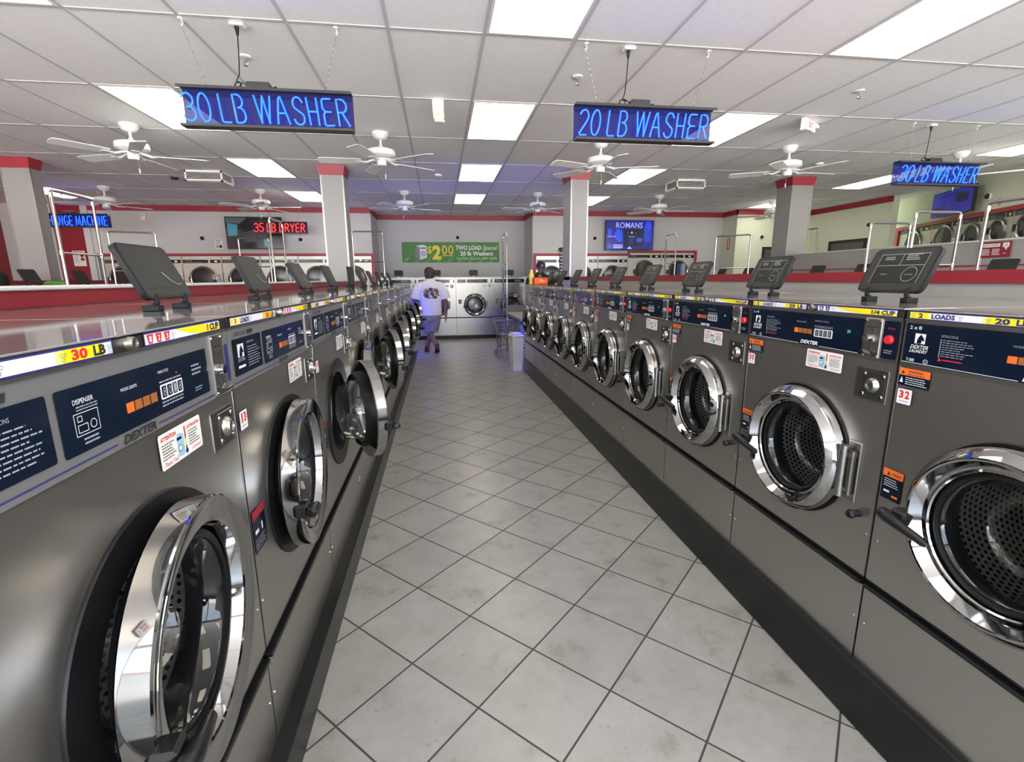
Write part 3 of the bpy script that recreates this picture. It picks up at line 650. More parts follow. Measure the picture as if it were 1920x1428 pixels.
    for k in range(3):
        a = .5+2*PI*k/3; ca, sa = math.cos(a), math.sin(a)
        b.tube([(cx+(R2-.01)*ca, .10, zc+(R2-.01)*sa), (cx+(R2-.02)*ca, .30, zc+(R2-.02)*sa), (cx+(R2-.01)*ca, .50, zc+(R2-.01)*sa)], [.03, .04, .03], 'steel_dark', 10)
    b.build('drum', loc=(cx, 0, zc), **H)
    # door, hinged on the right-hand side
    hx = cx+ro+.012; HL = (hx, -.02, zc)
    if style == 'l': prof = [(ri+.006, -.004), (ro-.004, -.006), (ro, -.010), (ro, -.050), (ro-.003, -.0525), (ro-.008, -.052), (ro-.012, -.050), (ro-.044, -.046), (ro-.048, -.043), (ri+.004, -.012), (ri, -.008), (ri-.002, -.006)]
    else: prof = [(ri+.006, -.004), (ro-.004, -.006), (ro, -.010), (ro, -.036), (ro-.003, -.042), (ro-.022, -.061), (ro-.026, -.062), (ro-.030, -.060), (ri+.014, -.034), (ri+.008, -.032), (ri+.002, -.034), (ri-.001, -.030), (ri-.002, -.012)]
    b = MB(); b.lathe(prof, 'chrome', 72, (cx, 0, zc)); door = b.build('door', loc=HL, sharp=28, **H)
    DB = dict(parent=door, base=HL)
    b = MB(); b.lathe([(ri-.002, -.020), (ri-.010, -.024), (ri-.016, -.020), (ri-.018, .02), (ri-.004, .030), (ri+.008, .010), (ri+.006, -.004)], 'rubber', 64, (cx, 0, zc)); b.build('door_gasket', loc=HL, **DB)
    b = MB(); b.lathe([(ri-.016, -.014), (ri-.022, -.008), (ri-.030, .03), (ri-.040, .075), (ri-.052, .092), (ri-.075, .098), (0, .102)], 'door_glass', 56, (cx, 0, zc)); b.build('door_glass', loc=HL, sharp=70, **DB)
    b = MB(); a = math.radians(190); R1 = ro-.012
    px, pz = cx+R1*math.cos(a), zc+R1*math.sin(a)
    b.box(px-.022, px+.022, -.075, -.035, pz-.018, pz+.022, 'black_plastic', .007)
    b.tube([(px-.038, -.082, pz+.006), (px-.030, -.086, pz+.004), (px-.012, -.088, pz), (px+.03, -.086, pz-.010), (px+.080, -.078, pz-.024), (px+.088, -.075, pz-.026)], [.010, .016, .0165, .0125, .0105, .008], 'black_plastic', 12)
    b.build('door_handle', loc=HL, **DB)
    b = MB(); hxx = cx+ro-.004
    b.box(hxx, hxx+.048, -.006, 0, zc-.095, zc+.095, 'satin', .002); b.cyl((hxx+.012, -.028, zc-.082), (hxx+.012, -.028, zc+.082), .0125, 'satin', 14); b.cyl((hxx+.034, -.018, zc-.070), (hxx+.034, -.018, zc+.070), .010, 'steel_dark', 12)
    b.box(hxx+.010, hxx+.036, -.03, -.006, zc-.06, zc-.05, 'satin'); b.box(hxx+.010, hxx+.036, -.03, -.006, zc+.05, zc+.06, 'satin'); b.build('hinge', **H)
    # coin box with lock
    if style == 'r': q = (.529, .637, 1.002, 1.098)
    elif style == 'l': q = (.615, .720, .998, 1.085)
    else: q = (.05, .13, .80, .90)
    X0, X1, Z0, Z1 = q; xm, zm = (X0+X1)/2+.006, (Z0+Z1)/2
    b = MB(); fr = 'satin'
    for a in ((X0, X1, Z0, Z0+.004), (X0, X1, Z1-.004, Z1), (X0, X0+.004, Z0, Z1), (X1-.004, X1, Z0, Z1)): b.box(a[0], a[1], -.0016, .0, a[2], a[3], fr)
    b.box(X0+.004, X1-.004, -.0015, 0, Z0+.004, Z1-.004, 'text_black'); mm = 'lid_plastic' if style != 'l' else 'steel_dark'
    b.box(X0+.028, X1-.005, -.004, -.001, Z0+.008, Z1-.008, mm, .001)
    for sx in (X0+.033, X1-.013):
        for sz in (Z0+.018, Z1-.018): b.lathe([(0, -.007), (.0045, -.0065), (.006, -.004)], 'chrome', 12, (sx, 0, sz))
    cb = b.build('coin_box', loc=(xm, 0, zm), **H)
    b = MB(); b.lathe([(0, -.013), (.0095, -.013), (.0105, -.0165), (.0150, -.0165), (.0165, -.012), (.0205, -.009), (.0225, -.004)], 'satin', 28, (xm+.004, 0, zm)); b.box(xm+.003, xm+.005, -.0137, -.013, zm-.005, zm+.005, 'text_black'); b.build('lock_cylinder', loc=(xm, 0, zm), parent=cb, base=(xm, 0, zm))
    # labels and stickers
    def tub(b, x, z, n, y, ink, hw, hh):
        b.poly([(x-hw*.7, z-hh, y), (x+hw*.7, z-hh, y), (x+hw, z+hh*.7, y), (x-hw, z+hh*.7, y)], ink); b.rr(x-hw*1.1, x+hw*1.1, z+hh*.7, z+hh, y, ink); b.text(n, x-hw*.35, x+hw*.35, z-hh*.6, z+hh*.6, y-.0004, 'label_white', .02)
    def bub(b, x, z, s, y):
        b.ring(x, z-s*1.2, s, s*.22, y, 'navy_ink'); b.ring(x+s*1.4, z+s*.7, s*.8, s*.2, y, 'navy_ink'); b.ring(x-s*.9, z+s*.8, s*.75, s*.2, y, 'navy_ink')
    if style in 'rl':
        L = .012 if style == 'r' else .02; z0, z1 = zband+.002, zt-.0045
        e = .302 if style == 'r' else .345; y = -.0040; h = z1-z0; t = h*.12
        b = MB(); b.rr(L, e, z0, z1, y, 'navy_ink'); b.rr(L+t, e-t, z0+t, z1-t, y-.0003, 'label_white'); y -= .0006
        b.rr(L+t, L+.05, z0+t, z1-t, y, 'label_yellow' if style == 'r' else 'pale_yellow'); num = 'navy_ink' if style == 'r' else 'red_ink'
        b.rr(L+.050, L+.060, z0+t, z1-t, y, 'pale_yellow'); bub(b, L+.011, (z0+z1)/2, h*.15, y-.0003)
        b.text('2' if style == 'r' else '3', L+.026, L+.038, z0+h*.22, z1-h*.22, y-.0004, num, .045)
        b.text('LOADS', L+.060, L+.118, z0+h*.2, z1-h*.2, y-.0004, 'navy_ink' if style == 'r' else 'text_black', .045); bub(b, L+.130, (z0+z1)/2, h*.14, y)
        b.rr(e-.10, e-.022, z0+t, z1-t, y, 'label_yellow'); b.rr(e-.112, e-.10, z0+t, z1-t, y, 'pale_yellow'); bub(b, e-.100, (z0+z1)/2, h*.14, y-.0004)
        b.text('20' if style == 'r' else '30', e-.085, e-.055, z0+h*.17, z1-h*.17, y-.0005, num, .045); b.text('LB', e-.043, e-.018, z0+h*.17, z1-h*.17, y-.0005, 'navy_ink' if style == 'r' else 'text_black', .045); bub(b, e-.009, (z0+z1)/2, h*.14, y-.0004)
        b.build('load_label', **H)
        L, e = (.349, .639) if style == 'r' else (.423, .708); y = -.0040
        b = MB(); b.rr(L, e, z0, z1, y, 'navy_ink'); b.rr(L+t, e-t, z0+t, z1-t, y-.0003, 'label_white'); y -= .0006
        n = 2 if style == 'r' else 3; ink = 'navy_ink' if style == 'r' else 'red_ink'
        for k in range(n): tub(b, L+.018+.026*k, (z0+z1)/2, str(k+1), y, ink, .009, h*.34)
        xs = L+.018+.026*n; bub(b, xs-.006, (z0+z1)/2, h*.15, y)
        b.poly([(xs+.004, z1-t, y), (xs+.05, z0+h*.35, y), (xs+.10, z0+t, y), (e-t, z0+t, y), (e-t, z0+h*.55, y), (e-.055, z0+h*.7, y), (e-.075, z1-t, y)], 'label_yellow')
        tx = '1/4' if style == 'r' else '1'
        b.text(tx, e-.083 if style == 'r' else e-.062, e-.056, z0+h*.2, z1-h*.2, y-.0004, 'text_black' if style == 'r' else 'red_ink', .04); b.text('CUP', e-.050, e-.008, z0+h*.17, z1-h*.17, y-.0004, 'navy_ink' if style == 'r' else 'text_black', .045)
        b.build('cup_label', **H)
        lx = .326 if style == 'r' else .384
        b = MB(); b.lathe([(0, -.012), (.006, -.012), (.0065, -.014), (.0095, -.014), (.011, -.003)], 'satin', 20, (lx, 0, (zband+zt)/2-.001)); b.box(lx-.0008, lx+.0008, -.0125, -.012, (zband+zt)/2-.004, (zband+zt)/2+.002, 'text_black'); b.build('top_lock', **H)
        # notice sticker in two languages
        q = (.324, .476, 1.061, 1.121) if style == 'r' else (.420, .568, 1.036, 1.100)
        X0, X1, Z0, Z1 = q; y = -.002; w_, h = X1-X0, Z1-Z0
        b = MB(); b.rr(X0, X1, Z0, Z1, y, 'sticker_white', .005); y -= .0004
        b.text('ATTENTION', X0+.006, X0+w_*.38, Z1-.014, Z1-.006, y, 'red_ink', .045); b.text('\u00a1ATENCI\u00d3N!', X1-w_*.36, X1-.006, Z1-.016, Z1-.006, y, 'red_ink', .03)
        b.lines(X0+.007, X0+w_*.36, Z0+.015, Z1-.018, 6, y, 'text_black', .35, .4); b.lines(X1-w_*.34, X1-.007, Z0+.015, Z1-.018, 6, y, 'text_black', .35, .4)
        b.text('Thank You!', X0+.008, X0+w_*.36, Z0+.004, Z0+.012, y, 'red_ink', 0, .3); b.text('\u00a1Gracias!', X1-w_*.30, X1-.010, Z0+.004, Z0+.012, y, 'red_ink', 0, .3)
        m_ = X0+w_*.50; b.poly([(m_-.018, Z0+.008, y), (m_, Z0+.005, y), (m_+.006, Z0+.010, y), (m_+.006, Z1-.018, y), (m_-.012, Z1-.013, y), (m_-.018, Z1-.018, y)], 'pale_blue')
        b.rr(m_-.018, m_-.002, Z1-.026, Z1-.021, y-.0003, 'navy'); b.ring(m_-.009, Z0+.022, .007, .0015, y-.0003, 'navy_ink'); b.disc(m_-.009, Z0+.022, .005, y-.0003, 'sticker_white')
        b.rr(m_+.010, m_+.0145, Z0+.012, Z1-.022, y, 'label_yellow'); b.rr(m_+.010, m_+.0145, Z1-.030, Z1-.006, y-.0002, 'red_ink'); b.rr(m_+.010, m_+.0145, Z0+.010, Z0+.020, y-.0002, 'navy_ink'); b.disc(m_+.012, Z0+.010, .005, y-.0003, 'navy_ink')
        b.build('notice_sticker', **H)
    if style == 'r':
        b = MB(); y = -.002; b.rr(.008, .093, 1.070, 1.117, y, 'navy', 0); b.rr(.008, .093, 1.098, 1.117, y-.0003, 'warn_orange'); b.poly([(.014, 1.102, y-.0006), (.024, 1.102, y-.0006), (.019, 1.112, y-.0006)], 'text_black')
        b.text('WARNING', .034, .074, 1.106, 1.113, y-.0006, 'text_black', .02); b.lines(.032, .085, 1.099, 1.104, 1, y-.0006, 'text_black', .1); b.lines(.028, .088, 1.073, 1.095, 4, y-.0004, 'white_ink', .3, .3); b.poly([(.012, 1.078, y-.0004), (.022, 1.078, y-.0004), (.017, 1.094, y-.0004)], 'white_ink')
        b.build('warning_sticker', **H)
        b = MB(); b.rr(.008, .068, .742, .830, y, 'navy'); b.rr(.008, .068, .808, .830, y-.0003, 'warn_orange'); b.poly([(.020, .812, y-.0006), (.030, .812, y-.0006), (.025, .824, y-.0006)], 'text_black'); b.text('WARNING', .034, .062, .814, .821, y-.0006, 'text_black', .02)
        b.lines(.014, .062, .778, .804, 4, y-.0004, 'white_ink', .3, .3); b.rr(.016, .034, .762, .768, y-.0004, 'white_ink'); b.rr(.042, .060, .752, .758, y-.0004, 'warn_orange'); b.build('side_warning_sticker', **H)
        b = MB(); b.lathe([(0, -.035), (.010, -.035), (.014, -.028), (.010, -.008), (.012, 0)], 'black_plastic', 18, (.606, 0, .655)); b.build('drain_knob', **H)
    if style == 'l':
        y = -.002
        b = MB(); b.rr(.012, .095, .675, .79, y, 'navy'); b.lines(.018, .088, .682, .712, 4, y-.0004, 'grey_ink', .3, .3); b.rr(.022, .045, .725, .735, y-.0004, 'white_ink'); b.rr(.065, .072, .722, .742, y-.0004, 'white_ink'); b.rr(.012, .095, .765, .79, y-.0003, 'red_trim')
        b.build('side_warning_sticker', **H)
    if style == 'b':
        b = MB(); b.rr(.62, .70, 1.185, 1.225, -.002, 'sticker_white', .004); b.lines(.63, .69, 1.19, 1.22, 3, -.0024, 'grey_ink'); b.build('notice_sticker', **H)
        b = MB(); b.rr(.735, .805, 1.155, 1.235, -.002, 'sticker_white', .004); b.ring(.77, 1.195, .028, .008, -.0024, 'text_black'); b.disc(.77, 1.195, .012, -.0024, 'grey_ink'); b.build('round_logo_sticker', **H)
    # dispenser lid, standing open
    lx0, lx1, dy, zh, ht, ln = (.21, .45, .267, zt+.032, .142, .066) if style != 'b' else (.33, .53, .35, zt+.035, .125, .03)
    lid_part(r, B, lx0, lx1, dy, zh, ht, ln, zt, style == 'r')
    return r
def horse(b, x0, x1, z0, z1, y):      # horse-head emblem cut in navy on its white square
    w_, h = x1-x0, z1-z0
    p = [(.22, .02), (.25, .40), (.38, .70), (.50, .85), (.56, .95), (.62, .84), (.78, .66), (.92, .38), (.84, .26), (.72, .34), (.62, .40), (.70, .20), (.62, .02)]
    b.poly([(x0+w_*a, z0+h*c, y) for a, c in p], 'navy')
def lid_part(r, B, lx0, lx1, dy, zh, ht, ln, zt, layout, black=False):
    # local lid frame: origin on the hinge line, u along x, v up the lid
    ang = math.atan2(ln, ht); Lh = math.hypot(ht, ln); M = Matrix.Translation(((lx0+lx1)/2, dy, zh)) @ Matrix.Rotation(-ang, 4, 'X')
    w_ = (lx1-lx0)/2; b = MB(); b.M = M
    rim = 'lid_black' if black else 'lid_rim'; pl = 'lid_black' if black else 'lid_plastic'
    b.rr(-w_, w_, 0, Lh, -.007, rim, .018, .014); b.rr(-w_+.006, w_-.006, .006, Lh-.006, -.0078, pl, .014)
    if not black:
        y = -.0084; t = .0016
        if layout:
            X0, X1, Z0, Z1 = -w_+.035, w_-.030, .030, Lh-.022; mz = Z0+(Z1-Z0)*.60; mx = X0+(X1-X0)*.48
            b.rr(X0, X1, Z0, Z1, y, 'lid_rim'); 
            for a in ((X0, X1, Z1-t, Z1), (X0, X1, mz, mz+t), (X0, X0+t, Z0, Z1), (X1-t, X1, Z0, Z1), (mx, mx+t, mz, Z1)): b.rr(*a, y-.0004, 'lid_line')
            b.ring(X0+(X1-X0)*.78, Z0+(Z1-Z0)*.30, .026, .0016, y-.0004, 'lid_line', 28); b.lines(X0+(X1-X0)*.70, X0+(X1-X0)*.86, Z0+.028, Z0+.032, 1, y-.0004, 'lid_line', 0)
            b.lines(X0+.02, X0+.07, mz+.02, mz+.034, 2, y-.0004, 'lid_line'); b.lines(mx+.015, mx+.065, mz+.018, mz+.042, 4, y-.0004, 'lid_line'); b.lines(X0+.03, X0+.065, Z0+.03, Z0+.034, 1, y-.0004, 'lid_line')
        else:
            b.rr(-w_+.03, w_-.03, .028, .0295, y, 'lid_rim'); b.tube([(w_-.03, -.009, .04), (w_-.05, -.009, .037), (w_-.075, -.009, .048), (w_-.10, -.009, .075)], .0012, 'lid_line', 5)
        for sx in (-w_+.016, w_-.018): b.disc(sx, Lh-.016, .006, y, 'rubber')
        for sx in (-w_+.05, w_-.04): b.disc(sx, .012, .006, y, 'rubber')
    o = b.build('dispenser_lid', r, loc=((lx0+lx1)/2, dy, zh), base=B); HB = ((lx0+lx1)/2, dy, zh)
    for sx in (lx0+.045, lx1-.045):
        b = MB(); b.box(sx-.014, sx+.014, dy-.012, dy+.03, zt, zt+.016, rim, .002); b.tube([(sx, dy+.012, zt+.012), (sx, dy-.004, zt+.022), (sx, dy+.0, zh+.012)], .0075, rim, 8)
        b.build('hinge_arm', o, base=HB)

HR = dict(W=.66, zb=.197, zt=1.273, D=.745, zband=1.246, zpan=1.124, zs1=.475, zs0=.447, zc=.775, ro=.216, ri=.158, style='r')
HL_ = dict(W=.74, zb=.130, zt=1.281, D=.745, zband=1.252, zpan=1.112, zs1=.412, zs0=.375, zc=.760, ro=.231, ri=.172, style='l')
HBk = dict(W=.857, zb=.085, zt=1.400, D=.95, zband=1.372, zpan=1.250, zs1=.50, zs0=.475, zc=.775, ro=.250, ri=.185, style='b')
def number_sticker(t, X0, X1, Z0, Z1, zb, r):
    b = MB(); b.rr(X0, X1, Z0, Z1, -.002, 'navy_ink', .004); b.rr(X0+.0015, X1-.0015, Z0+.0015, Z1-.0015, -.0023, 'sticker_white', .003); w_ = X1-X0; h = Z1-Z0
    for ch, q in ((t[0], .31), (t[1], .69)):
        hw = .15 if ch != '1' else .085
        b.text(ch, X0+w_*(q-hw), X0+w_*(q+hw), Z0+h*.38, Z1-h*.12, -.0027, 'red_ink', .045)
    b.lines(X0+w_*.2, X1-w_*.2, Z0+h*.14, Z0+h*.28, 1, -.0027, 'grey_ink', 0); b.build('number_sticker', r, base=(0, 0, zb))
wr = washer(**HR)
ordr = [wr]+[dup(wr) for _ in range(9)]
for k, o in enumerate(ordr):          # 32 nearest ... 23 farthest
    n = 32-k; o.location = (1.233, 1.1399+.66*k, .197); o.rotation_euler.z = -PI/2
    number_sticker(str(n), .010, .054, 1.018, 1.062, .197, o)
    lab = 'nearest washer of the right row, cut by the picture edge, number sticker 32' if k == 0 else 'stainless washer of the right row, %s from the camera, number sticker %d' % (ORD[k], n)
    tag(o, lab, 'washing machine', 'washers of the right row')
wl = washer(**HL_)
OPEN = [5, 3, 24, 4, 20, 20, 15, 19, 22, 14, 20]
ordl = [wl]+[dup(wl) for _ in range(10)]
for k, o in enumerate(ordl):
    n = 12+k; o.location = (-.487, 1.1909-.74+.74*k, .130); o.rotation_euler.z = PI/2
    number_sticker(str(n), .013, .060, 1.003, 1.052, .130, o)
    d = child(o, 'door'); d.rotation_euler.z = math.radians(OPEN[k])
    ld = child(o, 'dispenser_lid'); ld.rotation_euler.x = math.radians([0, 0, 2, -2, 3, 22, 2, 0, 4, 0, 2][k])
    st = 'ajar' if OPEN[k] < 45 else 'standing open'
    lab = 'nearest washer of the left row, cut by the picture edge, door slightly ajar' if k == 0 else 'washer of the left row, %s from the camera, door %s, number sticker %d' % (ORD[k], st if k != 1 else 'nearly shut', n)
    tag(o, lab, 'washing machine', 'washers of the left row')
wb = washer(**HBk)
BX = [(-.48, 'behind the left row end'), (.38-.005, 'behind the man in the white shirt'), (1.232, 'with its round door fully in view'), (2.085, 'behind the tall chrome cart rail')]
for k, (x1, t) in enumerate(BX):
    o = wb if k == 0 else dup(wb)
    o.location = (x1-.857, 11.3, .085); tag(o, 'large stainless washer against the back wall '+t, 'washing machine', 'large washers at the back wall')
# lids on the back row are plain black
lo = child(wb, 'dispenser_lid'); 
for i, s_ in enumerate(lo.data.materials): lo.data.materials[i] = MATS['lid_black']
for a in lo.children:
    for i, s_ in enumerate(a.data.materials): a.data.materials[i] = MATS['lid_black']
# rows across the neighbouring aisles: only tops and open lids rise above the partitions
def plain_washer(W, zt):
    r = empty('washer', (0, 0, 0)); b = MB(); b.box(.003, W-.003, 0, .71, 0, zt, 'steel'); b.build('cabinet', r)
    b = MB(); b.box(.003, W-.003, -.004, .71, zt, zt+.008, 'steel_top', .003); b.build('top', r)
    b = MB(); b.box(.02, W-.02, -.004, 0, zt-.13, zt-.03, 'navy'); b.build('control_panel', r)
    b = MB(); b.lathe([(.17, 0), (.24, -.004), (.24, -.05), (.21, -.06), (.18, -.04), (.17, 0), (0, 0)], 'chrome', 40, (W/2, 0, .78)); b.build('door', r)
    lid_part(r, (0, 0, 0), .21, .45, .267, zt+.038, .148, .066, zt+.008, False, True)
    return r
pa = plain_washer(.805, 1.315)
for k, y in enumerate((6.06, 6.87, 7.68, 8.49)):
    o = pa if k == 0 else dup(pa); o.location = (-4.30, y, 0); o.rotation_euler.z = PI/2
    tag(o, 'washer across the left aisle, %s from the left, only its open black lid showing' % ORD[k], 'washing machine', 'washers across the left aisle')
pb = plain_washer(.765, 1.315)
for k, y in enumerate((4.27, 5.04, 5.80, 6.56, 7.35, 8.13, 8.92)):
    o = pb if k == 0 else dup(pb); o.location = (4.90, y, 0); o.rotation_euler.z = -PI/2
    tag(o, 'washer across the right aisle, %s from the right, open black lid above the red band' % ORD[k], 'washing machine', 'washers across the right aisle')
# plinths
def plinth(x0, x1, y0, y1, h, label, strip=None):
    b = MB(); b.box(x0, x1, y0, y1, 0, h, 'plinth_black', .004)
    if strip: b.box(*strip, 'plinth_black', .003)
    tag(b.build('plinth', loc=((x0+x1)/2, (y0+y1)/2, 0)), label, 'plinth')
plinth(1.213, 1.98, -.3, 7.09, .197, 'long black plinth under the right washer row')
plinth(-1.23, -.44, -.3, 8.6, .130, 'long black plinth under the left washer row')
plinth(-1.37, 2.20, 11.26, 12.3, .085, 'black plinth under the large back washers')
b = MB(); b.box(-.62, -.445, 8.601, 9.45, 0, .012, 'plinth_black', .003); tag(b.build('floor_strip', loc=(-.53, 9, 0)), 'flat black strip on the floor past the end of the left row', 'floor strip')
# ------------------------------------------------------------------ neon signs
def arc(cx, cy, rx, ry, a0, a1, n=9):
    return [(cx+rx*math.cos(math.radians(a0+(a1-a0)*k/n)), cy+ry*math.sin(math.radians(a0+(a1-a0)*k/n))) for k in range(n+1)]
GL = {
 '3': (.62, [arc(.28, .75, .27, .24, 165, -80)+[(.20, .50)], [(.22, .50)]+arc(.28, .26, .29, .25, 80, -165)]),
 '0': (.58, [arc(.28, .5, .27, .5, 0, 360, 20)]),
 '2': (.60, [arc(.27, .74, .26, .25, 165, -20)+[(.42, .50), (.06, .06), (.12, 0), (.52, 0)]]),
 '5': (.60, [[(.52, 1), (.10, 1), (.06, .56)]+arc(.26, .30, .27, .29, 95, -150)]),
 'L': (.52, [[(0, 1), (.0, .10)]+arc(.09, .09, .09, .09, 180, 270, 4)+[(.44, 0)]]),
 'B': (.62, [[(.04, .0), (.04, 1), (.22, 1)]+arc(.24, .77, .24, .23, 90, -90)+[(.20, .54)]+arc(.26, .27, .27, .27, 90, -90)+[(.04, .0)]]),
 'W': (.86, [[(0, 1), (.20, .0)], [(.18, .06), (.38, .92)], [(.40, 1), (.58, .0)], [(.58, .06), (.78, 1)]]),
 'A': (.70, [[(0, 0), (.08, .42)]+arc(.30, .78, .12, .20, 150, 100, 3)+[(.30, 1), (.60, 0)], [(.10, .40), (.46, .40)]]),
 'S': (.62, [arc(.30, .76, .24, .24, 10, 215)+[(.30, .50)]+arc(.28, .25, .26, .25, 30, -170)]),
 'H': (.66, [[(.02, 1), (.06, 0)], [(.52, 1), (.50, 0)], [(.04, .50), (.51, .50)]]),
 'E': (.58, [[(.48, .98), (.14, .98)]+arc(.12, .86, .12, .12, 90, 180, 4)+[(.0, .62), (.12, .51), (.42, .51)], [(.12, .51), (.02, .40), (.02, .12)]+arc(.12, .10, .11, .10, 180, 270, 4)+[(.50, .02)]]),
 'R': (.66, [[(.04, 0), (.04, .98), (.24, .98)]+arc(.26, .74, .26, .24, 90, -90)+[(.04, .50)], [(.26, .50), (.58, 0)]]),
 'C': (.64, [arc(.32, .5, .30, .5, 50, 310, 16)]), 'D': (.66, [[(.04, 0), (.04, 1), (.2, 1)]+arc(.22, .5, .36, .5, 90, -90, 12)+[(.04, 0)]]),
 'N': (.68, [[(0, 0), (.06, 1), (.50, 0), (.54, 1)]]), 'G': (.68, [arc(.32, .5, .30, .5, 55, 330, 16)+[(.58, .42), (.34, .42)]]),
 'M': (.86, [[(0, 0), (.10, 1), (.38, .1), (.62, 1), (.74, 0)]]), 'I': (.20, [[(.06, 1), (.06, 0)]]), 'Y': (.66, [[(0, 1), (.26, .5), (.28, 0)], [(.56, 1), (.26, .5)]])}
def neon_sign(xc, y, text, neon, label, Wd=1.03, Hh=.225, zb=2.306, slant=.10, hooks=(.10, .10), box_at=.42, box_y=.03):
    zt = zb+Hh; B = Vector((xc, y, zb)); r = empty('neon_sign', B, 0, label, 'neon sign')
    x0, x1 = xc-Wd/2, xc+Wd/2
    bp_ = MB(); bp_.box(x0, x1, y+.045, y+.049, zb, zt, 'neon_back')
    b = MB(); b.box(x0, x1, y-.035, y+.05, zt, zt+.004, 'lid_black'); b.box(x0, x1, y-.035, y+.05, zb-.004, zb, 'lid_black'); b.box(x0, x1, y-.035, y-.031, zt-.012, zt, 'lid_black'); b.box(x0, x1, y-.035, y-.031, zb, zb+.010, 'lid_black')
    b.build('frame', r, base=B)
    # tubes
    tot = 0; lay = []
    for ch in text:
        if ch == ' ': tot += .34; continue
        wd, st = GL[ch]; lay.append((tot, st)); tot += wd+.13
    tot -= .13; h = Hh*.72; sx = (Wd*.955-h*slant)/tot; z0 = zb+Hh*.13; xs = x0+Wd*.02
    b = MB(); br = bp_
    for off, st in lay:
        for line in st:
            pts = [(xs+(off+px)*sx+slant*h*pz, y-.004, z0+pz*h) for px, pz in line]
            b.tube(pts, .0056, neon, 8)
            e = pts[0]; br.cyl((e[0], y-.002, e[2]), (e[0], y+.045, e[2]), .003, 'acrylic', 6); e = pts[-1]; br.cyl((e[0], y-.002, e[2]), (e[0], y+.045, e[2]), .003, 'acrylic', 6)
    b.build('neon_letters', r, base=B, sharp=80); bp_.build('back_panel', r, base=B)
    # transformer with its cord up to the ceiling
    bx = x0+Wd*box_at
    b = MB(); b.box(bx-.07, bx+.07, y+box_y-.03, y+box_y+.035, zt+.004, zt+.048, 'lid_black', .005)
    b.tube([(bx+.07, y+box_y, zt+.02), (bx+.10, y+box_y, zt+.03), (bx+.13, y+box_y+.01, zt+.006)], .004, 'rubber', 6); b.build('transformer', r, base=B)
    b = MB(); pts = [(bx-.07, y+box_y, zt+.03), (bx-.10, y+box_y, zt+.05)]
    for k in range(14): pts.append((bx-.125+.022*math.cos(k*1.1), y+box_y+.012*math.sin(k*.9), zt+.035+.018*math.sin(k*1.1)))
    ux = bx-.10; pts += [(bx-.11, y+box_y, zt+.09), (ux, y+box_y, (zt+CEIL)/2+.02), (ux+.005, y+box_y, CEIL-.07)]
    b.tube(pts, .0035, 'rubber', 6); b.cyl((ux+.005, y+box_y, CEIL-.07), (ux+.005, y+box_y, CEIL-.022), .007, 'rubber', 10, .014); b.build('power_cord', r, base=B)
    b = MB(); b.box(ux-.03, ux+.05, y+box_y-.03, y+box_y+.03, CEIL-.022, CEIL-.004, 'fixture_white', .004); b.build('outlet', r, base=B)
    for s_, hk in ((1, hooks[0]), (-1, hooks[1])):
        xa = (x0 if s_ == 1 else x1)+s_*.165; xb_ = (x0 if s_ == 1 else x1)+s_*hk
        p, q = Vector((xa, y+.01, zt+.004)), Vector((xb_, y+.01, CEIL-.045)); b = MB(); n = int((q-p).length/.018)
        for k in range(n):
            c = p.lerp(q, (k+.5)/n); dv = (q-p).normalized(); sd = Vector((1, 0, 0)) if k % 2 else Vector((0, 1, 0)); b.tube([c-dv*.011, c+sd*.0035, c+dv*.011, c-sd*.0035], .0017, 'chain', 4, True)
        b.build('chain', r, base=B)
        b = MB(); b.box(q.x-.012, q.x+.012, q.y-.02, q.y+.02, CEIL-.012, CEIL-.004, 'fixture_white'); b.tube([(q.x, q.y, CEIL-.012), (q.x+.008, q.y, CEIL-.03), (q.x, q.y, CEIL-.045), (q.x-.006, q.y, CEIL-.035)], .003, 'fixture_white', 6); b.build('ceiling_hook', r, base=B)
    return r
neon_sign(-1.028, 3.56, '30 LB WASHER', 'neon_blue', 'blue neon sign reading 30 LB WASHER, nearest one at left above the left row', slant=-.10, hooks=(.064, .068), box_at=.45)
neon_sign(1.488, 3.56, '20 LB WASHER', 'neon_blue', 'blue neon sign reading 20 LB WASHER hanging above the right row', slant=.12, hooks=(.07, .075), box_at=.46)
neon_sign(5.345, 4.82, '30 LB WASHER', 'neon_blue', 'blue neon sign reading 30 LB WASHER hanging at the far right', slant=.30, hooks=(.135, .15), box_at=.44, Wd=1.06)
neon_sign(-3.185, 11.0, '35 LB DRYER', 'neon_red', 'red neon sign reading 35 LB DRYER in front of the grey television', slant=.05, Wd=1.05)
neon_sign(-6.29, 10.0, 'CHANGE MACHINE', 'neon_blue', 'blue neon sign reading CHANGE MACHINE at the far left', slant=.0, Wd=1.05)

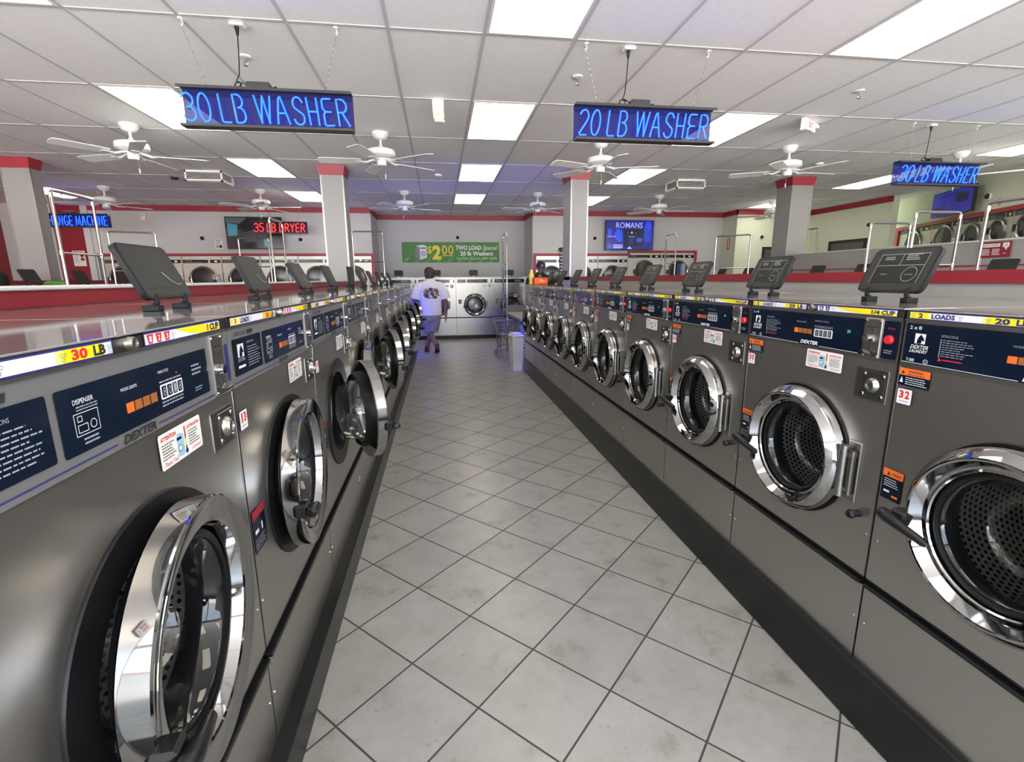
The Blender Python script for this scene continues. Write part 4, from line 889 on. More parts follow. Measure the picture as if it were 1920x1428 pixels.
# ------------------------------------------------------------------ dryers built into the walls
def dryer(Wd, zt, zs, zc, rad, loc, rz, label, group, face='dryer_face', sticker=None, flip=False):
    r = empty('dryer', (loc[0], loc[1], 0), rz, label, 'dryer', group); g = .004
    b = MB(); b.box(g, Wd-g, 0, .7, 0.02, zt-.004, face, .004)
    b.box(g, Wd-g, -.003, 0, zc-rad-.12, zc-rad-.115, 'text_black'); b.build('cabinet', r)
    b = MB(); b.rr(.02, Wd*.66, zs, zs+.07, -.004, 'navy', .006, .004); b.text('DEXTER', .06, .06+Wd*.18, zs+.035, zs+.052, -.0045, 'grey_ink', .02, .2); b.lines(.06, Wd*.6, zs+.012, zs+.026, 1, -.0045, 'grey_ink', .3); b.build('control_panel', r)
    b = MB(); b.rr(Wd*.71, Wd-.02, zs, zs+.07, -.004, 'navy', .006, .004); b.rr(Wd*.82, Wd*.89, zs+.018, zs+.052, -.0045, 'white_ink'); b.build('coin_panel', r)
    b = MB(); b.lathe([(rad-.045, -.004), (rad-.040, -.030), (rad-.02, -.040), (rad-.004, -.030), (rad, 0)], 'dryer_ring' if face == 'dryer_face' else 'satin', 56, (Wd/2, 0, zc)); d = b.build('door', r, loc=(Wd/2, 0, zc))
    b = MB(); b.lathe([(rad-.042, -.022), (rad-.10, -.028), (0, -.030)], 'screen_dark', 48, (Wd/2, 0, zc)); b.build('door_glass', d, loc=(Wd/2, 0, zc), base=(Wd/2, 0, zc))
    b = MB(); hx = Wd/2+(-1 if not flip else 1)*(rad-.01); b.box(hx-.016, hx+.016, -.055, -.02, zc-.05, zc+.05, 'black_plastic', .005); b.build('door_handle', d, loc=(Wd/2, 0, zc), base=(Wd/2, 0, zc))
    if sticker:
        b = MB(); b.rr(Wd-.115, Wd-.015, zc-.18, zc+.12, -.003, 'sticker_white'); b.lines(Wd-.105, Wd-.03, zc-.17, zc+.11, 8, -.0035, sticker, .3, .5); b.rr(Wd-.012, Wd-.004, zc-.3, zc+.13, -.003, 'red_trim'); b.build('instruction_sticker', r)
    return r
G1 = 'dryers in the back-left wall'
for k in range(7):
    x = -7.01+.79*k
    dryer(.79, 1.885, 1.735, 1.40, .275, (x, 11.63), 0, 'built-in dryer of the back-left wall, %s from the left' % ORD[k], G1, sticker='text_black' if k != 5 else 'red_ink')
for k in range(3):
    dryer(.763, 1.885, 1.725, 1.41, .25, (2.311+.763*k, 11.73), 0, 'built-in grey dryer of the back wall right of the banner, %s from the left' % ORD[k], 'grey dryers in the back-right wall', 'dryer_grey', 'text_black')
for k in range(2):
    dryer(.87, 1.955, 1.83, 1.50, .285, (4.60+.87*k, 11.73), 0, 'larger built-in dryer under the lit television, the %s one' % ('left', 'right')[k], 'large dryers in the back-right wall')
AX, AY, ATH = 9.894, 9.669, math.atan2(-.91712, -.39861)
def onwall(s_, off=0.): return (AX+math.cos(ATH)*s_-math.sin(ATH)*off, AY+math.sin(ATH)*s_+math.cos(ATH)*off)
for k, (s0, s1, c_, rad, zc) in enumerate(((.16, 1.38, .93, .35, 1.90), (1.385, 2.33, 1.86, .33, 1.93), (2.335, 3.00, 2.69, .21, 1.99), (3.005, 3.58, 3.30, .18, 2.03), (3.585, 4.16, 3.87, .18, 2.03), (4.165, 4.74, 4.45, .18, 2.03))):
    dryer(s1-s0, 2.29, 2.21, zc, rad, onwall(s0), ATH, 'built-in dryer of the slanting right wall, %s from the left' % ORD[k], 'dryers in the right wall', 'dryer_grey' if k > 1 else 'dryer_face', 'text_black' if k == 2 else None)
b = MB(); b.M = Matrix.Translation((AX, AY, 0)) @ Matrix.Rotation(ATH, 4, 'Z')
b.box(0, 5.2, -.0, .9, 2.36, CEIL, 'wall_warm'); b.box(-.4, 0, 0, .9, 0, CEIL, 'wall_warm'); b.box(4.80, 5.2, 0, .9, 0, 2.36, 'wall_warm'); b.box(0, 5.2, .75, .9, 0, 2.36, 'wall_warm'); b.box(.287, .291, -.002, 0, 2.36, CEIL, 'tbar')
struct(b, 'wall_right_dryers')
b = MB(); b.M = Matrix.Translation((AX, AY, 0)) @ Matrix.Rotation(ATH, 4, 'Z'); b.box(0, 4.80, -.03, .01, 2.292, 2.36, 'red_trim'); b.box(.0, .13, -.03, .01, 0, 2.292, 'red_trim'); struct(b, 'trim_5')

# ------------------------------------------------------------------ televisions
def tv(Wd, Hh, loc, rz, label, screen, tilt=.0):
    r = empty('television', loc, rz, label, 'television')
    b = MB(); b.box(0, Wd, -.035, .02, 0, Hh, 'lid_black', .006); b.build('casing', r)
    b = MB(); screen(b, Wd, Hh); b.build('screen', r)
    b = MB(); b.box(Wd/2-.15, Wd/2+.15, .02, .11, Hh/2-.12, Hh/2+.12, 'lid_black'); b.build('wall_mount', r)
    return r
def scr_romans(b, W, H):
    y = -.0355; b.rr(.012, W-.012, .012, H-.012, y, 'tv_blue'); y -= .0005
    b.text('ROMANS', W*.21, W*.76, H*.73, H*.92, y, 'tv_text', .01)
    for x in (.81, .845, .88, .915): b.rr(W*x, W*(x+.02), H*.28, H*.72, y, 'tv_blue2')
    b.poly([(W*.80, H*.72, y), (W*.95, H*.72, y), (W*.92, H*.95, y), (W*.84, H*.95, y)], 'tv_blue2'); b.rr(W*.05, W*.12, H*.45, H*.70, y, 'tv_blue2')
    b.poly([(W*.16, H*.45, y), (W*.22, H*.68, y), (W*.28, H*.70, y), (W*.34, H*.62, y), (W*.35, H*.30, y), (W*.28, H*.25, y)], 'tv_blue2')
    b.rr(W*.38, W*.78, H*.10, H*.70, y, 'tv_dim'); b.rr(W*.48, W*.58, H*.20, H*.42, y-.0004, 'tv_blue'); b.disc(W*.54, H*.58, H*.035, y-.0004, 'tv_text'); b.disc(W*.46, H*.57, H*.012, y-.0004, 'tv_text'); b.disc(W*.62, H*.57, H*.012, y-.0004, 'tv_text')
    b.lines(W*.47, W*.60, H*.43, H*.47, 1, y-.0004, 'tv_text', 0); b.rr(W*.65, W*.76, H*.27, H*.40, y-.0004, 'tv_blue2'); b.disc(W*.09, H*.13, H*.08, y, 'tv_blue2')
    b.lines(W*.16, W*.36, H*.13, H*.19, 1, y, 'tv_text', 0, .9); b.poly([(W*.16, H*.06, y), (W*.35, H*.06, y), (W*.37, H*.115, y), (W*.16, H*.115, y)], 'tv_text'); b.lines(W*.04, W*.20, H*.42, H*.48, 1, y, 'tv_text', .0)
    b.poly([(W*.45, H*.03, y-.0004), (W*.50, H*.13, y-.0004), (W*.56, H*.03, y-.0004)], 'tv_text')
def scr_grey(b, W, H):
    y = -.0355; b.rr(.012, W-.012, .012, H-.012, y, 'screen_dark'); y -= .0005
    b.poly([(W*.04, H*.40, y), (W*.20, H*.42, y), (W*.22, H*.75, y), (W*.04, H*.80, y)], 'tv_cyan'); b.poly([(W*.02, H*.80, y), (W*.25, H*.78, y), (W*.40, H*.97, y), (W*.02, H*.97, y)], 'tv_grey'); b.rr(W*.66, W*.78, H*.07, H*.30, y, 'tv_cyan'); b.poly([(W*.3, H*.2, y), (W*.55, H*.22, y), (W*.5, H*.6, y), (W*.28, H*.5, y)], 'tv_dim')
def scr_blue(b, W, H):
    y = -.0355; b.rr(.012, W-.012, .012, H-.012, y, 'tv_blue'); y -= .0005
    b.lines(W*.25, W*.75, H*.72, H*.88, 1, y, 'tv_dim', 0); b.rr(W*.6, W*.9, H*.45, H*.75, y, 'tv_dim'); b.rr(W*.1, W*.3, H*.1, H*.4, y, 'tv_dim'); b.ring(W*.45, H*.35, H*.12, .02, y, 'tv_grey')
tv(1.205, .69, (3.96, 11.60, 2.01), 0, 'wall television showing a blue page headed ROMANS', scr_romans)
tv(1.13, .66, (-4.42, 11.50, 2.02), 0, 'dark grey wall television behind the red neon sign', scr_grey)
P = onwall(1.60, -.12); tv(1.20, .42, (P[0], P[1], 2.39), ATH, 'dim blue television on the slanting right wall below the right neon sign', scr_blue)

# ------------------------------------------------------------------ banner, posters, wall fittings
r = empty('banner', (.336, 12.84, 1.77), 0, 'green banner advertising a $2.00 two load special, hung in the alcove', 'banner'); B = (0, 0, 0)
b = MB(); K = .001514; fx = lambda p: (p-107-809)*K; fz = lambda p: (450-p)*K*.985
b.rr(-1.225, 1.225, 0, .50, -.006, 'banner_green', 0, .004); y = -.0066
for k in range(9): b.poly([(-1.2+.27*k, .004, y), (-1.13+.27*k, .004, y), (-.95+.27*k if k < 8 else 1.2, .25, y)], 'banner_light')
y = -.0072
b.text('$', fx(522), fx(598), fz(318), fz(180), y, 'banner_yellow', .01); b.text('2', fx(602), fx(750), fz(403), fz(165), y, 'banner_yellow', .05); b.text('0', fx(762), fx(850), fz(320), fz(165), y, 'banner_yellow', .008); b.text('0', fx(868), fx(955), fz(320), fz(165), y, 'banner_yellow', .008)
b.rr(fx(768), fx(942), fz(343), fz(331), y, 'banner_yellow')
b.text('TWO LOAD', fx(992), fx(1425), fz(243), fz(170), y, 'banner_white', .03); b.text('Special', fx(1438), fx(1675), fz(265), fz(168), y, 'banner_white', 0, .25); b.text('20 lb Washers', fx(1065), fx(1620), fz(338), fz(265), y, 'banner_white', .03)
b.text('Tue., Wed., Thu. & Fri.  4AM - CLOSE', fx(1003), fx(1690), fz(404), fz(370), y, 'banner_white', .01)
b.poly([(fx(315), fz(370), y), (fx(400), fz(408), y), (fx(400), fz(205), y), (fx(340), fz(175), y)], 'grey_cloth'); b.poly([(fx(400), fz(408), y), (fx(512), fz(372), y), (fx(512), fz(180), y), (fx(400), fz(205), y)], 'label_white'); b.poly([(fx(340), fz(175), y), (fx(400), fz(205), y), (fx(512), fz(180), y), (fx(440), fz(158), y)], 'label_white')
b.rr(fx(412), fx(502), fz(222), fz(206), y-.0004, 'navy'); b.ring(fx(455), fz(305), .062, .010, y-.0004, 'navy_ink', 28); b.disc(fx(455), fz(305), .045, y-.0004, 'pale_blue', 24); b.lines(fx(140), fx(215), fz(400), fz(388), 1, y, 'banner_white', 0)
b.build('cloth', r)
def flat_sign(name, loc, rz, W, H, label, cat, fn, mat_='sticker_white'):
    b = MB(); b.rr(0, W, 0, H, -.004, mat_, 0, .004); fn(b, W, H, -.0045); o = b.build(name); o.location = loc; o.rotation_euler.z = rz; tag(o, label, cat); return o
def f_notice(b, W, H, y): b.lines(W*.08, W*.92, H*.82, H*.95, 1, y, 'text_black', 0, .6); b.lines(W*.1, W*.9, H*.5, H*.78, 3, y, 'text_black', .3); b.rr(W*.1, W*.4, H*.1, H*.42, y, 'grey_ink'); b.rr(W*.5, W*.9, H*.1, H*.42, y, 'text_black')
flat_sign('notice', (-4.73, 11.647, 2.03), 0, .15, .20, 'small white notice with black pictograms on the back-left wall, left of the television', 'notice', f_notice)
def f_wanted(b, W, H, y): b.lines(W*.05, W*.95, H*.88, H*.97, 1, y, 'red_ink', 0, .8); b.lines(W*.08, W*.55, H*.2, H*.8, 7, y, 'grey_ink'); b.disc(W*.75, H*.68, W*.13, y, 'text_black'); b.rr(W*.6, W*.9, H*.35, H*.55, y, 'red_trim')
flat_sign('poster', (-7.50, 11.632, 1.68), 0, .23, .31, 'white poster with a small picture on the red wall at far left', 'poster', f_wanted)
def f_ext(b, W, H, y): b.rr(W*.08, W*.92, H*.04, H*.96, y, 'red_ink'); b.lines(W*.15, W*.85, H*.84, H*.94, 1, y-.0004, 'sticker_white', 0, .7); b.rr(W*.3, W*.7, H*.12, H*.72, y-.0004, 'sticker_white'); b.poly([(W*.3, H*.72, y-.0004), (W*.7, H*.72, y-.0004), (W*.6, H*.8, y-.0004), (W*.4, H*.8, y-.0004)], 'sticker_white')
flat_sign('fire_extinguisher_sign', (7.047, 11.50, 2.0), -PI/2, .15, .30, 'tall red and white fire extinguisher sign on the wall jog', 'sign', f_ext)
def f_coin(b, W, H, y):
    b.rr(W*.10, W*.66, H*.66, H*.88, y, 'sticker_white', .004); b.text('COIN-OP LAUNDRY', W*.13, W*.63, H*.71, H*.83, y-.0004, 'banner_green', .02)
    b.lines(W*.10, W*.38, H*.12, H*.56, 5, y, 'sticker_white', .2, .5); b.lines(W*.44, W*.70, H*.12, H*.56, 5, y, 'sticker_white', .2, .5); b.rr(W*.74, W*.94, H*.62, H*.92, y, 'sticker_white', .012); b.poly([(W*.80, H*.62, y), (W*.90, H*.62, y), (W*.86, H*.42, y)], 'sticker_white'); b.ring(W*.84, H*.76, W*.05, W*.015, y-.0004, 'banner_green'); b.lines(W*.78, W*.88, H*.2, H*.28, 1, y, 'sticker_white', 0)
flat_sign('laundry_sign', (5.645, 4.525, 1.535), -PI/2, .30, .155, 'red board reading COIN-OP LAUNDRY in a white box, fixed to the taller partition', 'sign', f_coin, 'red_paint')
def f_map(b, W, H, y): b.lines(W*.1, W*.9, H*.6, H*.95, 2, y, 'grey_ink', .2); b.rr(W*.2, W*.8, H*.05, H*.45, y, 'grey_ink')
P = onwall(3.16, -.005); flat_sign('notice', (P[0], P[1], 2.40), ATH, .11, .14, 'small notice right of the wall camera, on the slanting right wall', 'notice', f_map)
def wall_camera(loc, d, label):
    r = empty('security_camera', loc, d, label, 'camera', 'round wall cameras')
    b = MB(); b.lathe([(0, 0), (.055, 0), (.055, -.02), (.045, -.03), (0, -.03)], 'fixture_white', 24); b.build('mount', r); b = MB(); b.lathe([(.042, -.03), (.038, -.05), (.022, -.068), (0, -.074)], 'lid_black', 20); b.build('lens', r)
wall_camera((-4.96, 11.645, 2.25), 0, 'black-eyed round wall camera on the back-left wall, left of the notice'); wall_camera((-2.96, 11.645, 2.23), 0, 'black-eyed round wall camera between the red sign and the left column')
wall_camera((.507, 12.845, 2.381), 0, 'black-eyed round wall camera above the green banner'); wall_camera((3.745, 11.745, 2.29), 0, 'black-eyed round wall camera left of the ROMANS television')
wall_camera((7.70, 11.145, 2.29), 0, 'black-eyed round wall camera above the brown door beside the right column'); wall_camera((8.975, 9.42, 2.40), -PI/2, 'round wall camera on the warm-toned right wall')
P = onwall(2.95, -.005); wall_camera((P[0], P[1], 2.58), ATH, 'round wall camera right of the dim blue television')
def fire_strobe(loc, label):
    r = empty('alarm_strobe', loc, 0, label, 'alarm'); b = MB(); b.box(-.045, .045, -.04, 0, -.065, .065, 'fixture_white', .006); b.build('housing', r); b = MB(); b.disc(0, .03, .018, -.0405, 'grey_ink'); b.rr(-.025, .025, -.045, -.015, -.0405, 'label_white'); b.build('strobe_lens', r)
fire_strobe((-6.05, 11.648, 2.67), 'small white alarm strobe high on the back-left wall')
def door(n, loc, rz, W, H):
    b = MB(); b.box(0, W, -.02, 0, 0, H, 'door_brown'); b.box(-.06, 0, -.035, 0, 0, H+.06, 'text_black'); b.box(W, W+.06, -.035, 0, 0, H+.06, 'text_black'); b.box(0, W, -.035, 0, H, H+.06, 'text_black')
    o = struct(b, 'door_%d' % n); o.location = loc; o.rotation_euler.z = rz
    b = MB(); b.cyl((W-.07, -.02, 1.0), (W-.07, -.07, 1.0), .012, 'satin'); b.cyl((W-.07, -.065, 1.0), (W-.17, -.065, 1.0), .010, 'satin'); b.build('door_handle', o)
door(1, (7.82, 11.148, 0), 0, .86, 2.0); door(2, (8.978, 10.40, 0), -PI/2, .90, 2.08)

# ------------------------------------------------------------------ laundry carts
def make_cart():
    r = empty('laundry_cart', (0, 0, 0)); 
    X, Y = .26, .40
    b = MB()
    for z, k in ((.66, 1.), (.40, .82)):
        b.tube([(-X*k, -Y*k, z), (X*k, -Y*k, z), (X*k, Y*k, z), (-X*k, Y*k, z)], .016 if z > .5 else .008, 'cart_grey', 8, True)
    for i in range(13):
        t = -1+2*i/12
        for s_ in (-1, 1): b.cyl((X*t, s_*Y, .66), (X*t*.82, s_*Y*.82, .40), .0036, 'satin', 5)
        b.cyl((X*t*.82, -Y*.82, .40), (X*t*.82, Y*.82, .40), .0034, 'satin', 5)
    for i in range(17):
        t = -1+2*i/16
        for s_ in (-1, 1): b.cyl((s_*X, Y*t, .66), (s_*X*.82, Y*t*.82, .40), .0036, 'satin', 5)
        b.cyl((-X*.82, Y*t*.82, .402), (X*.82, Y*t*.82, .402), .0034, 'satin', 5)
    for k, z in ((.95, .60), (.90, .53), (.86, .47)): b.tube([(-X*k, -Y*k, z), (X*k, -Y*k, z), (X*k, Y*k, z), (-X*k, Y*k, z)], .003, 'satin', 5, True)
    b.build('basket', r)
    b = MB(); L = .012
    for sx in (-1, 1):
        for sy in (-1, 1): b.tube([(sx*X*.80, sy*Y*.80, .41), (sx*X*.80, sy*Y*.80, .12)], L, 'rail_chrome', 8)
        b.cyl((sx*X*.80, -Y*.8, .18), (sx*X*.80, Y*.8, .18), .010, 'rail_chrome', 8); b.cyl((sx*X*.8, -Y*.8, .37), (sx*X*.8, Y*.8, .37), .010, 'rail_chrome', 8)
    b.cyl((-X*.8, -Y*.8, .18), (X*.8, -Y*.8, .18), .010, 'rail_chrome', 8); b.cyl((-X*.8, Y*.8, .18), (X*.8, Y*.8, .18), .010, 'rail_chrome', 8); b.build('frame', r)
    for sx in (-1, 1):
        for sy in (-1, 1):
            c = (sx*X*.80, sy*Y*.80+.02, .05); b = MB(); b.lathe([(0, -.014), (.040, -.014), (.05, -.010), (.05, .010), (.040, .014), (0, .014)], 'wheel_rubber', 24, c, 'x'); b.lathe([(0, -.016), (.012, -.016), (.012, .016), (0, .016)], 'satin', 12, c, 'x')
            b.box(c[0]-.02, c[0]-.017, c[1]-.015, c[1]+.012, .045, .115, 'cart_grey'); b.box(c[0]+.017, c[0]+.02, c[1]-.015, c[1]+.012, .045, .115, 'cart_grey'); b.box(c[0]-.022, c[0]+.022, c[1]-.03, c[1]+.012, .108, .125, 'cart_grey'); b.build('wheel', r)
    b = MB(); z = 2.10; R_ = .25; yb = .20
    b.tube([(-R_, yb, .42), (-R_, yb, z-.03), (-R_+.008, yb, z-.01), (-R_+.03, yb, z), (R_-.03, yb, z), (R_-.008, yb, z-.01), (R_, yb, z-.03), (R_, yb, .42)], .0125, 'rail_chrome', 10)
    b.cyl((-R_, yb, 1.60), (R_, yb, 1.60), .009, 'rail_chrome', 8)
    for s_ in (-1, 1):
        for zz in (1.60, z-.04): b.cyl((s_*R_, yb, zz-.02), (s_*R_, yb, zz+.02), .016, 'satin', 10)
    b.build('hanging_rail', r)
    return r
ct = make_cart(); yb = .20
CARTS = [(1.13, 8.50, 1., PI/2, 'at the end of the aisle, its tall rail seen nearly edge-on'),
 (-3.13, 4.98, 1., PI/2, 'in the left aisle, its rail crossing the blue change sign'), (-3.72, 6.85, .93, .45, 'in the left aisle, rail behind the nearest open lid'), (-3.25, 9.58, 1., 0, 'with its rail in front of the grey television'),
 (-2.015, 6.80, 1., PI/2, 'in the left aisle, thin rail overlapping the red sign'), (-1.235, 9.30, 1.045, PI, 'behind the left column, rail beside the alcove corner'),
 (4.11, 8.46, 1., PI/2-.1, 'by the large dryers, rail right of the lit television'), (4.30, 6.86, .93, -.7, 'in front of the wall jog, rail beside the extinguisher sign'),
 (6.71, 8.39, 1.045, PI/2, 'with its rail just right of the right-hand column'), (4.465, 4.445, .89, PI, 'in the right aisle, rail against the warm-toned wall'),
 (4.36, 3.88, .905, 0, 'in the right aisle, rail below the right neon sign'), (3.42, 2.52, .857, PI/2, 'nearest in the right aisle, rail at the picture edge')]
for i, (x, y, k, a, t) in enumerate(CARTS):
    o = ct if i == 0 else dup(ct)
    o.scale = (k, k, k); o.location = (x+math.sin(a)*yb*k, y-math.cos(a)*yb*k, 0); o.rotation_euler.z = a     # the rail centre stands at (x, y)
    tag(o, 'chrome wire laundry cart '+t, 'laundry cart', 'laundry carts')

# ------------------------------------------------------------------ things at the end of the aisle
r = empty('trash_can', (1.12, 7.24, 0), .1, 'white square trash can at the end of the right washer row', 'trash can')
b = MB(); b.add([(-.068, -.10, 0), (.068, -.10, 0), (.068, .10, 0), (-.068, .10, 0), (-.088, -.13, .50), (.088, -.13, .50), (.088, .13, .50), (-.088, .13, .50)], [(0, 3, 2, 1), (4, 5, 6, 7), (0, 1, 5, 4), (1, 2, 6, 5), (2, 3, 7, 6), (3, 0, 4, 7)], 'bin_plastic'); b.build('bin_body', r)
b = MB(); b.box(-.100, .100, -.145, .145, .50, .535, 'bin_plastic', .012); b.box(-.075, .075, -.11, .11, .535, .56, 'bin_plastic', .012); b.build('bin_lid', r)
r = empty('folding_table', (1.585, 8.3, 0), 0, 'pale folding table with dark edge behind the trash can', 'table')
b = MB(); b.box(-.36, .36, -.85, .85, .715, .74, 'bulk_white', .003); b.box(-.37, .37, -.86, -.85, .70, .742, 'cart_grey'); b.box(-.37, -.36, -.85, .85, .70, .742, 'cart_grey'); b.build('table_top', r)
b = MB(); b.box(-.36, .36, .85, .87, .70, .87, 'cart_grey', .003); b.build('back_edge', r)
for sx in (-.34, .34):
    for sy in (-.83, .83): b = MB(); b.box(sx-.014, sx+.014, sy-.014, sy+.014, 0, .715, 'cart_grey'); b.build('leg', r)
r = empty('detergent_box', (1.36, 6.62, 1.2735), .15, 'red detergent box on the far end of the right row', 'box')
b = MB(); b.box(-.095, .095, -.05, .05, 0, .095, 'box_red', .004); y = -.0505; b.lines(-.05, .06, .03, .075, 3, y, 'pale_yellow', .4, .5); b.disc(.065, .04, .018, y, 'warn_orange'); b.build('carton', r)
b = MB(); b.box(-.0955, -.03, -.0512, -.05, .005, .09, 'warn_orange'); b.build('side_label', r)
r = empty('detergent_bottle', (1.285, 6.85, 1.2735), 0, 'pale yellow plastic bottle beside the red box', 'bottle')
b = MB(); b.lathe([(0, 0), (.034, .002), (.037, .02), (.030, .06), (.037, .10), (.036, .135), (.020, .165), (.015, .172), (0, .172)], 'bottle_yellow', 20, (0, 0, 0), 'z'); b.build('bottle_body', r); b = MB(); b.cyl((0, 0, .172), (0, 0, .205), .018, 'pale_yellow', 16, .014); b.build('bottle_cap', r)
# things lying in the background
b = MB(); b.loft([(0, 0, 0, .11, .15), (0, 0, .05, .12, .16), (0, .02, .12, .10, .12), (0, .04, .165, .05, .06)], 'jacket', True, 16); o = b.build('bag'); o.location = (-4.86, 6.24, 1.3245); tag(o, 'black bag lying on a washer at the far left edge', 'bag')
b = MB(); b.loft([(0, 0, 0, .14, .07), (0, 0, .03, .13, .065), (0, 0, .05, .08, .04)], 'banner_light', True, 14); o = b.build('folded_cloth'); o.location = (-4.72, 6.94, 1.324); tag(o, 'small green cloth between the first two lids of the left aisle', 'cloth')
r = empty('display_rack', (2.35, 9.2, 0), 0, 'tall narrow black rack left of the right-middle column', 'rack')
b = MB(); b.box(-.08, .06, -.05, .05, 0, 1.9, 'lid_black', .006); b.build('post', r)
for k in range(9): b = MB(); b.box(-.10, .03, -.075, -.05, 1.30+.062*k, 1.34+.062*k, 'cart_grey', .006); b.build('hook_card', r)
b = MB(); b.tube([(-.13, -.06, 1.85), (-.11, -.06, 1.90), (.05, -.06, 1.92)], .012, 'lid_black', 8); b.build('top_hook', r)
r = empty('laundry_basket', (2.62, 11.2, 1.02), 0, 'white laundry basket by the open dryer behind the person in the cap', 'basket')
b = MB(); b.loft([(0, 0, 0, .18, .13), (0, 0, .20, .22, .17)], 'label_white', True, 24); b.build('basket_body', r); b = MB(); b.loft([(0, 0, .20, .235, .185), (0, 0, .225, .235, .185)], 'cap_white', True, 24); b.build('basket_rim', r)
b = MB(); b.box(-.3, .3, -.2, .2, -1.02, 0, 'bulk_white', .01); o = b.build('side_table'); o.location = (2.62, 11.2, 1.02); tag(o, 'white side table under the laundry basket, hidden behind the washers', 'table')
def drape(loc, a, label, m1, m2):
    r = empty('hanging_clothes', loc, a, label, 'clothes'); 
    for k, m_ in enumerate((m1, m2)):
        b = MB(); x0 = -.14+.16*k; pts = []
        for i in range(9): pts.append((x0+.15*i/8, .02*math.sin(i*1.9+k)))
        vs = []; 
        for z, s_ in ((0, .55), (-.10, .9), (-.35, 1.), (-.62, 1.1)):
            for px, py in pts: vs.append((x0+.075+(px-x0-.075)*s_, py, z))
            
        n = 9; fs = [(j*n+i, j*n+i+1, (j+1)*n+i+1, (j+1)*n+i) for j in range(3) for i in range(n-1)]
        b.add(vs, fs, m_); o = b.build('garment', r); md = o.modifiers.new('s', 'SOLIDIFY'); md.thickness = .03
drape((4.33, 8.46, 1.60), PI/2-.1, 'grey and dark blue clothes hanging from the cart by the large dryers', 'grey_cloth', 'blue_cloth')

# unseen blue tubes added on both row ends to cast the blue glow
def added_glow_tube(x0, x1, y, z, label):
    r = empty('added_light_tube', ((x0+x1)/2, y, z), 0, label, 'added light tube', 'added blue tubes'); B = r.location
    b = MB(); b.box(x0, x1, y-.012, y, z-.02, z+.02, 'lid_black', .003); b.build('holder', r, base=B)
    b = MB(); b.cyl((x0+.02, y+.008, z), (x1-.02, y+.008, z), .008, 'added_blue_glow', 10); b.build('tube', r, base=B)
added_glow_tube(1.245, 1.75, 7.092, .66, 'added unseen blue light tube on the end face of the right washer row')
added_glow_tube(-1.0, -.50, 8.603, .45, 'added unseen blue light tube on the end face of the left washer row')

# ------------------------------------------------------------------ people
def skin_body(name, joints, edges, m, parent, root=0, sub=2, base=(0, 0, 0)):
    me = bpy.data.meshes.new(name); me.from_pydata([j[0] for j in joints], edges, []); o = bpy.data.objects.new(name, me); C.objects.link(o)
    sk = o.modifiers.new('skin', 'SKIN'); sv = me.skin_vertices[0].data
    for i, j in enumerate(joints):
        r = j[1]; sv[i].radius = (r, r) if isinstance(r, (int, float)) else r
        sv[i].use_root = (i == root)
    sb = o.modifiers.new('sub', 'SUBSURF'); sb.levels = sub; sb.render_levels = sub
    dg = bpy.context.evaluated_depsgraph_get(); m2 = bpy.data.meshes.new_from_object(o.evaluated_get(dg)); m2.materials.clear(); m2.materials.append(MATS[m])
    m2.shade_smooth(); n = bpy.data.objects.new(name, m2); C.objects.link(n); n.parent = parent; n.location = base
    bpy.data.objects.remove(o); return n
def head_mesh(b, c, s, m, yaw=0.):      # egg-shaped head with face, facing -Y before yaw
    M0 = b.M; b.M = M0 @ Matrix.Translation(c) @ Matrix.Rotation(yaw, 4, 'Z') @ Matrix.Scale(s, 4)
    N = 24; vs = []; fs = []
    prof = [(-.115, .018), (-.108, .042), (-.092, .056), (-.065, .068), (-.03, .075), (.01, .078), (.045, .077), (.078, .066), (.10, .046), (.112, .02)]
    for z, r in prof:
        for k in range(N):
            a = 2*PI*k/N; x = r*math.sin(a); y = -r*1.22*math.cos(a)
            fr = max(0, math.cos(a))
            if z < -.05: y -= .012*fr; x *= .86
            if abs(z+.035) < .03: y -= .022*max(0, math.cos(a))**14     # nose
            if abs(z-.005) < .02: y += .008*(max(0, math.sin(abs(a if a < PI else a-2*PI)*3.2)) if abs(a if a < PI else a-2*PI) < .9 else 0)
            vs.append((x, y, z))
    for i in range(len(prof)-1):
        for k in range(N): fs.append((i*N+k, i*N+(k+1) % N, (i+1)*N+(k+1) % N, (i+1)*N+k))
    fs += [tuple(range(N))[::-1], tuple((len(prof)-1)*N+k for k in range(N))]
    b.add(vs, fs, m)
    for s_ in (-1, 1): b.loft([(s_*.078, .008, -.035, .006, .010), (s_*.084, .010, -.015, .010, .016), (s_*.086, .012, .005, .011, .019), (s_*.080, .012, .018, .006, .012)], m, True, 10)
    for s_ in (-1, 1): b.loft([(s_*.03, -.083, -.002, .010, .004), (s_*.03, -.085, .006, .011, .005)], 'text_black', True, 8)
    b.loft([(0, -.092, -.073, .022, .005), (0, -.093, -.066, .022, .005)], 'red_trim', True, 10)
    b.M = M0
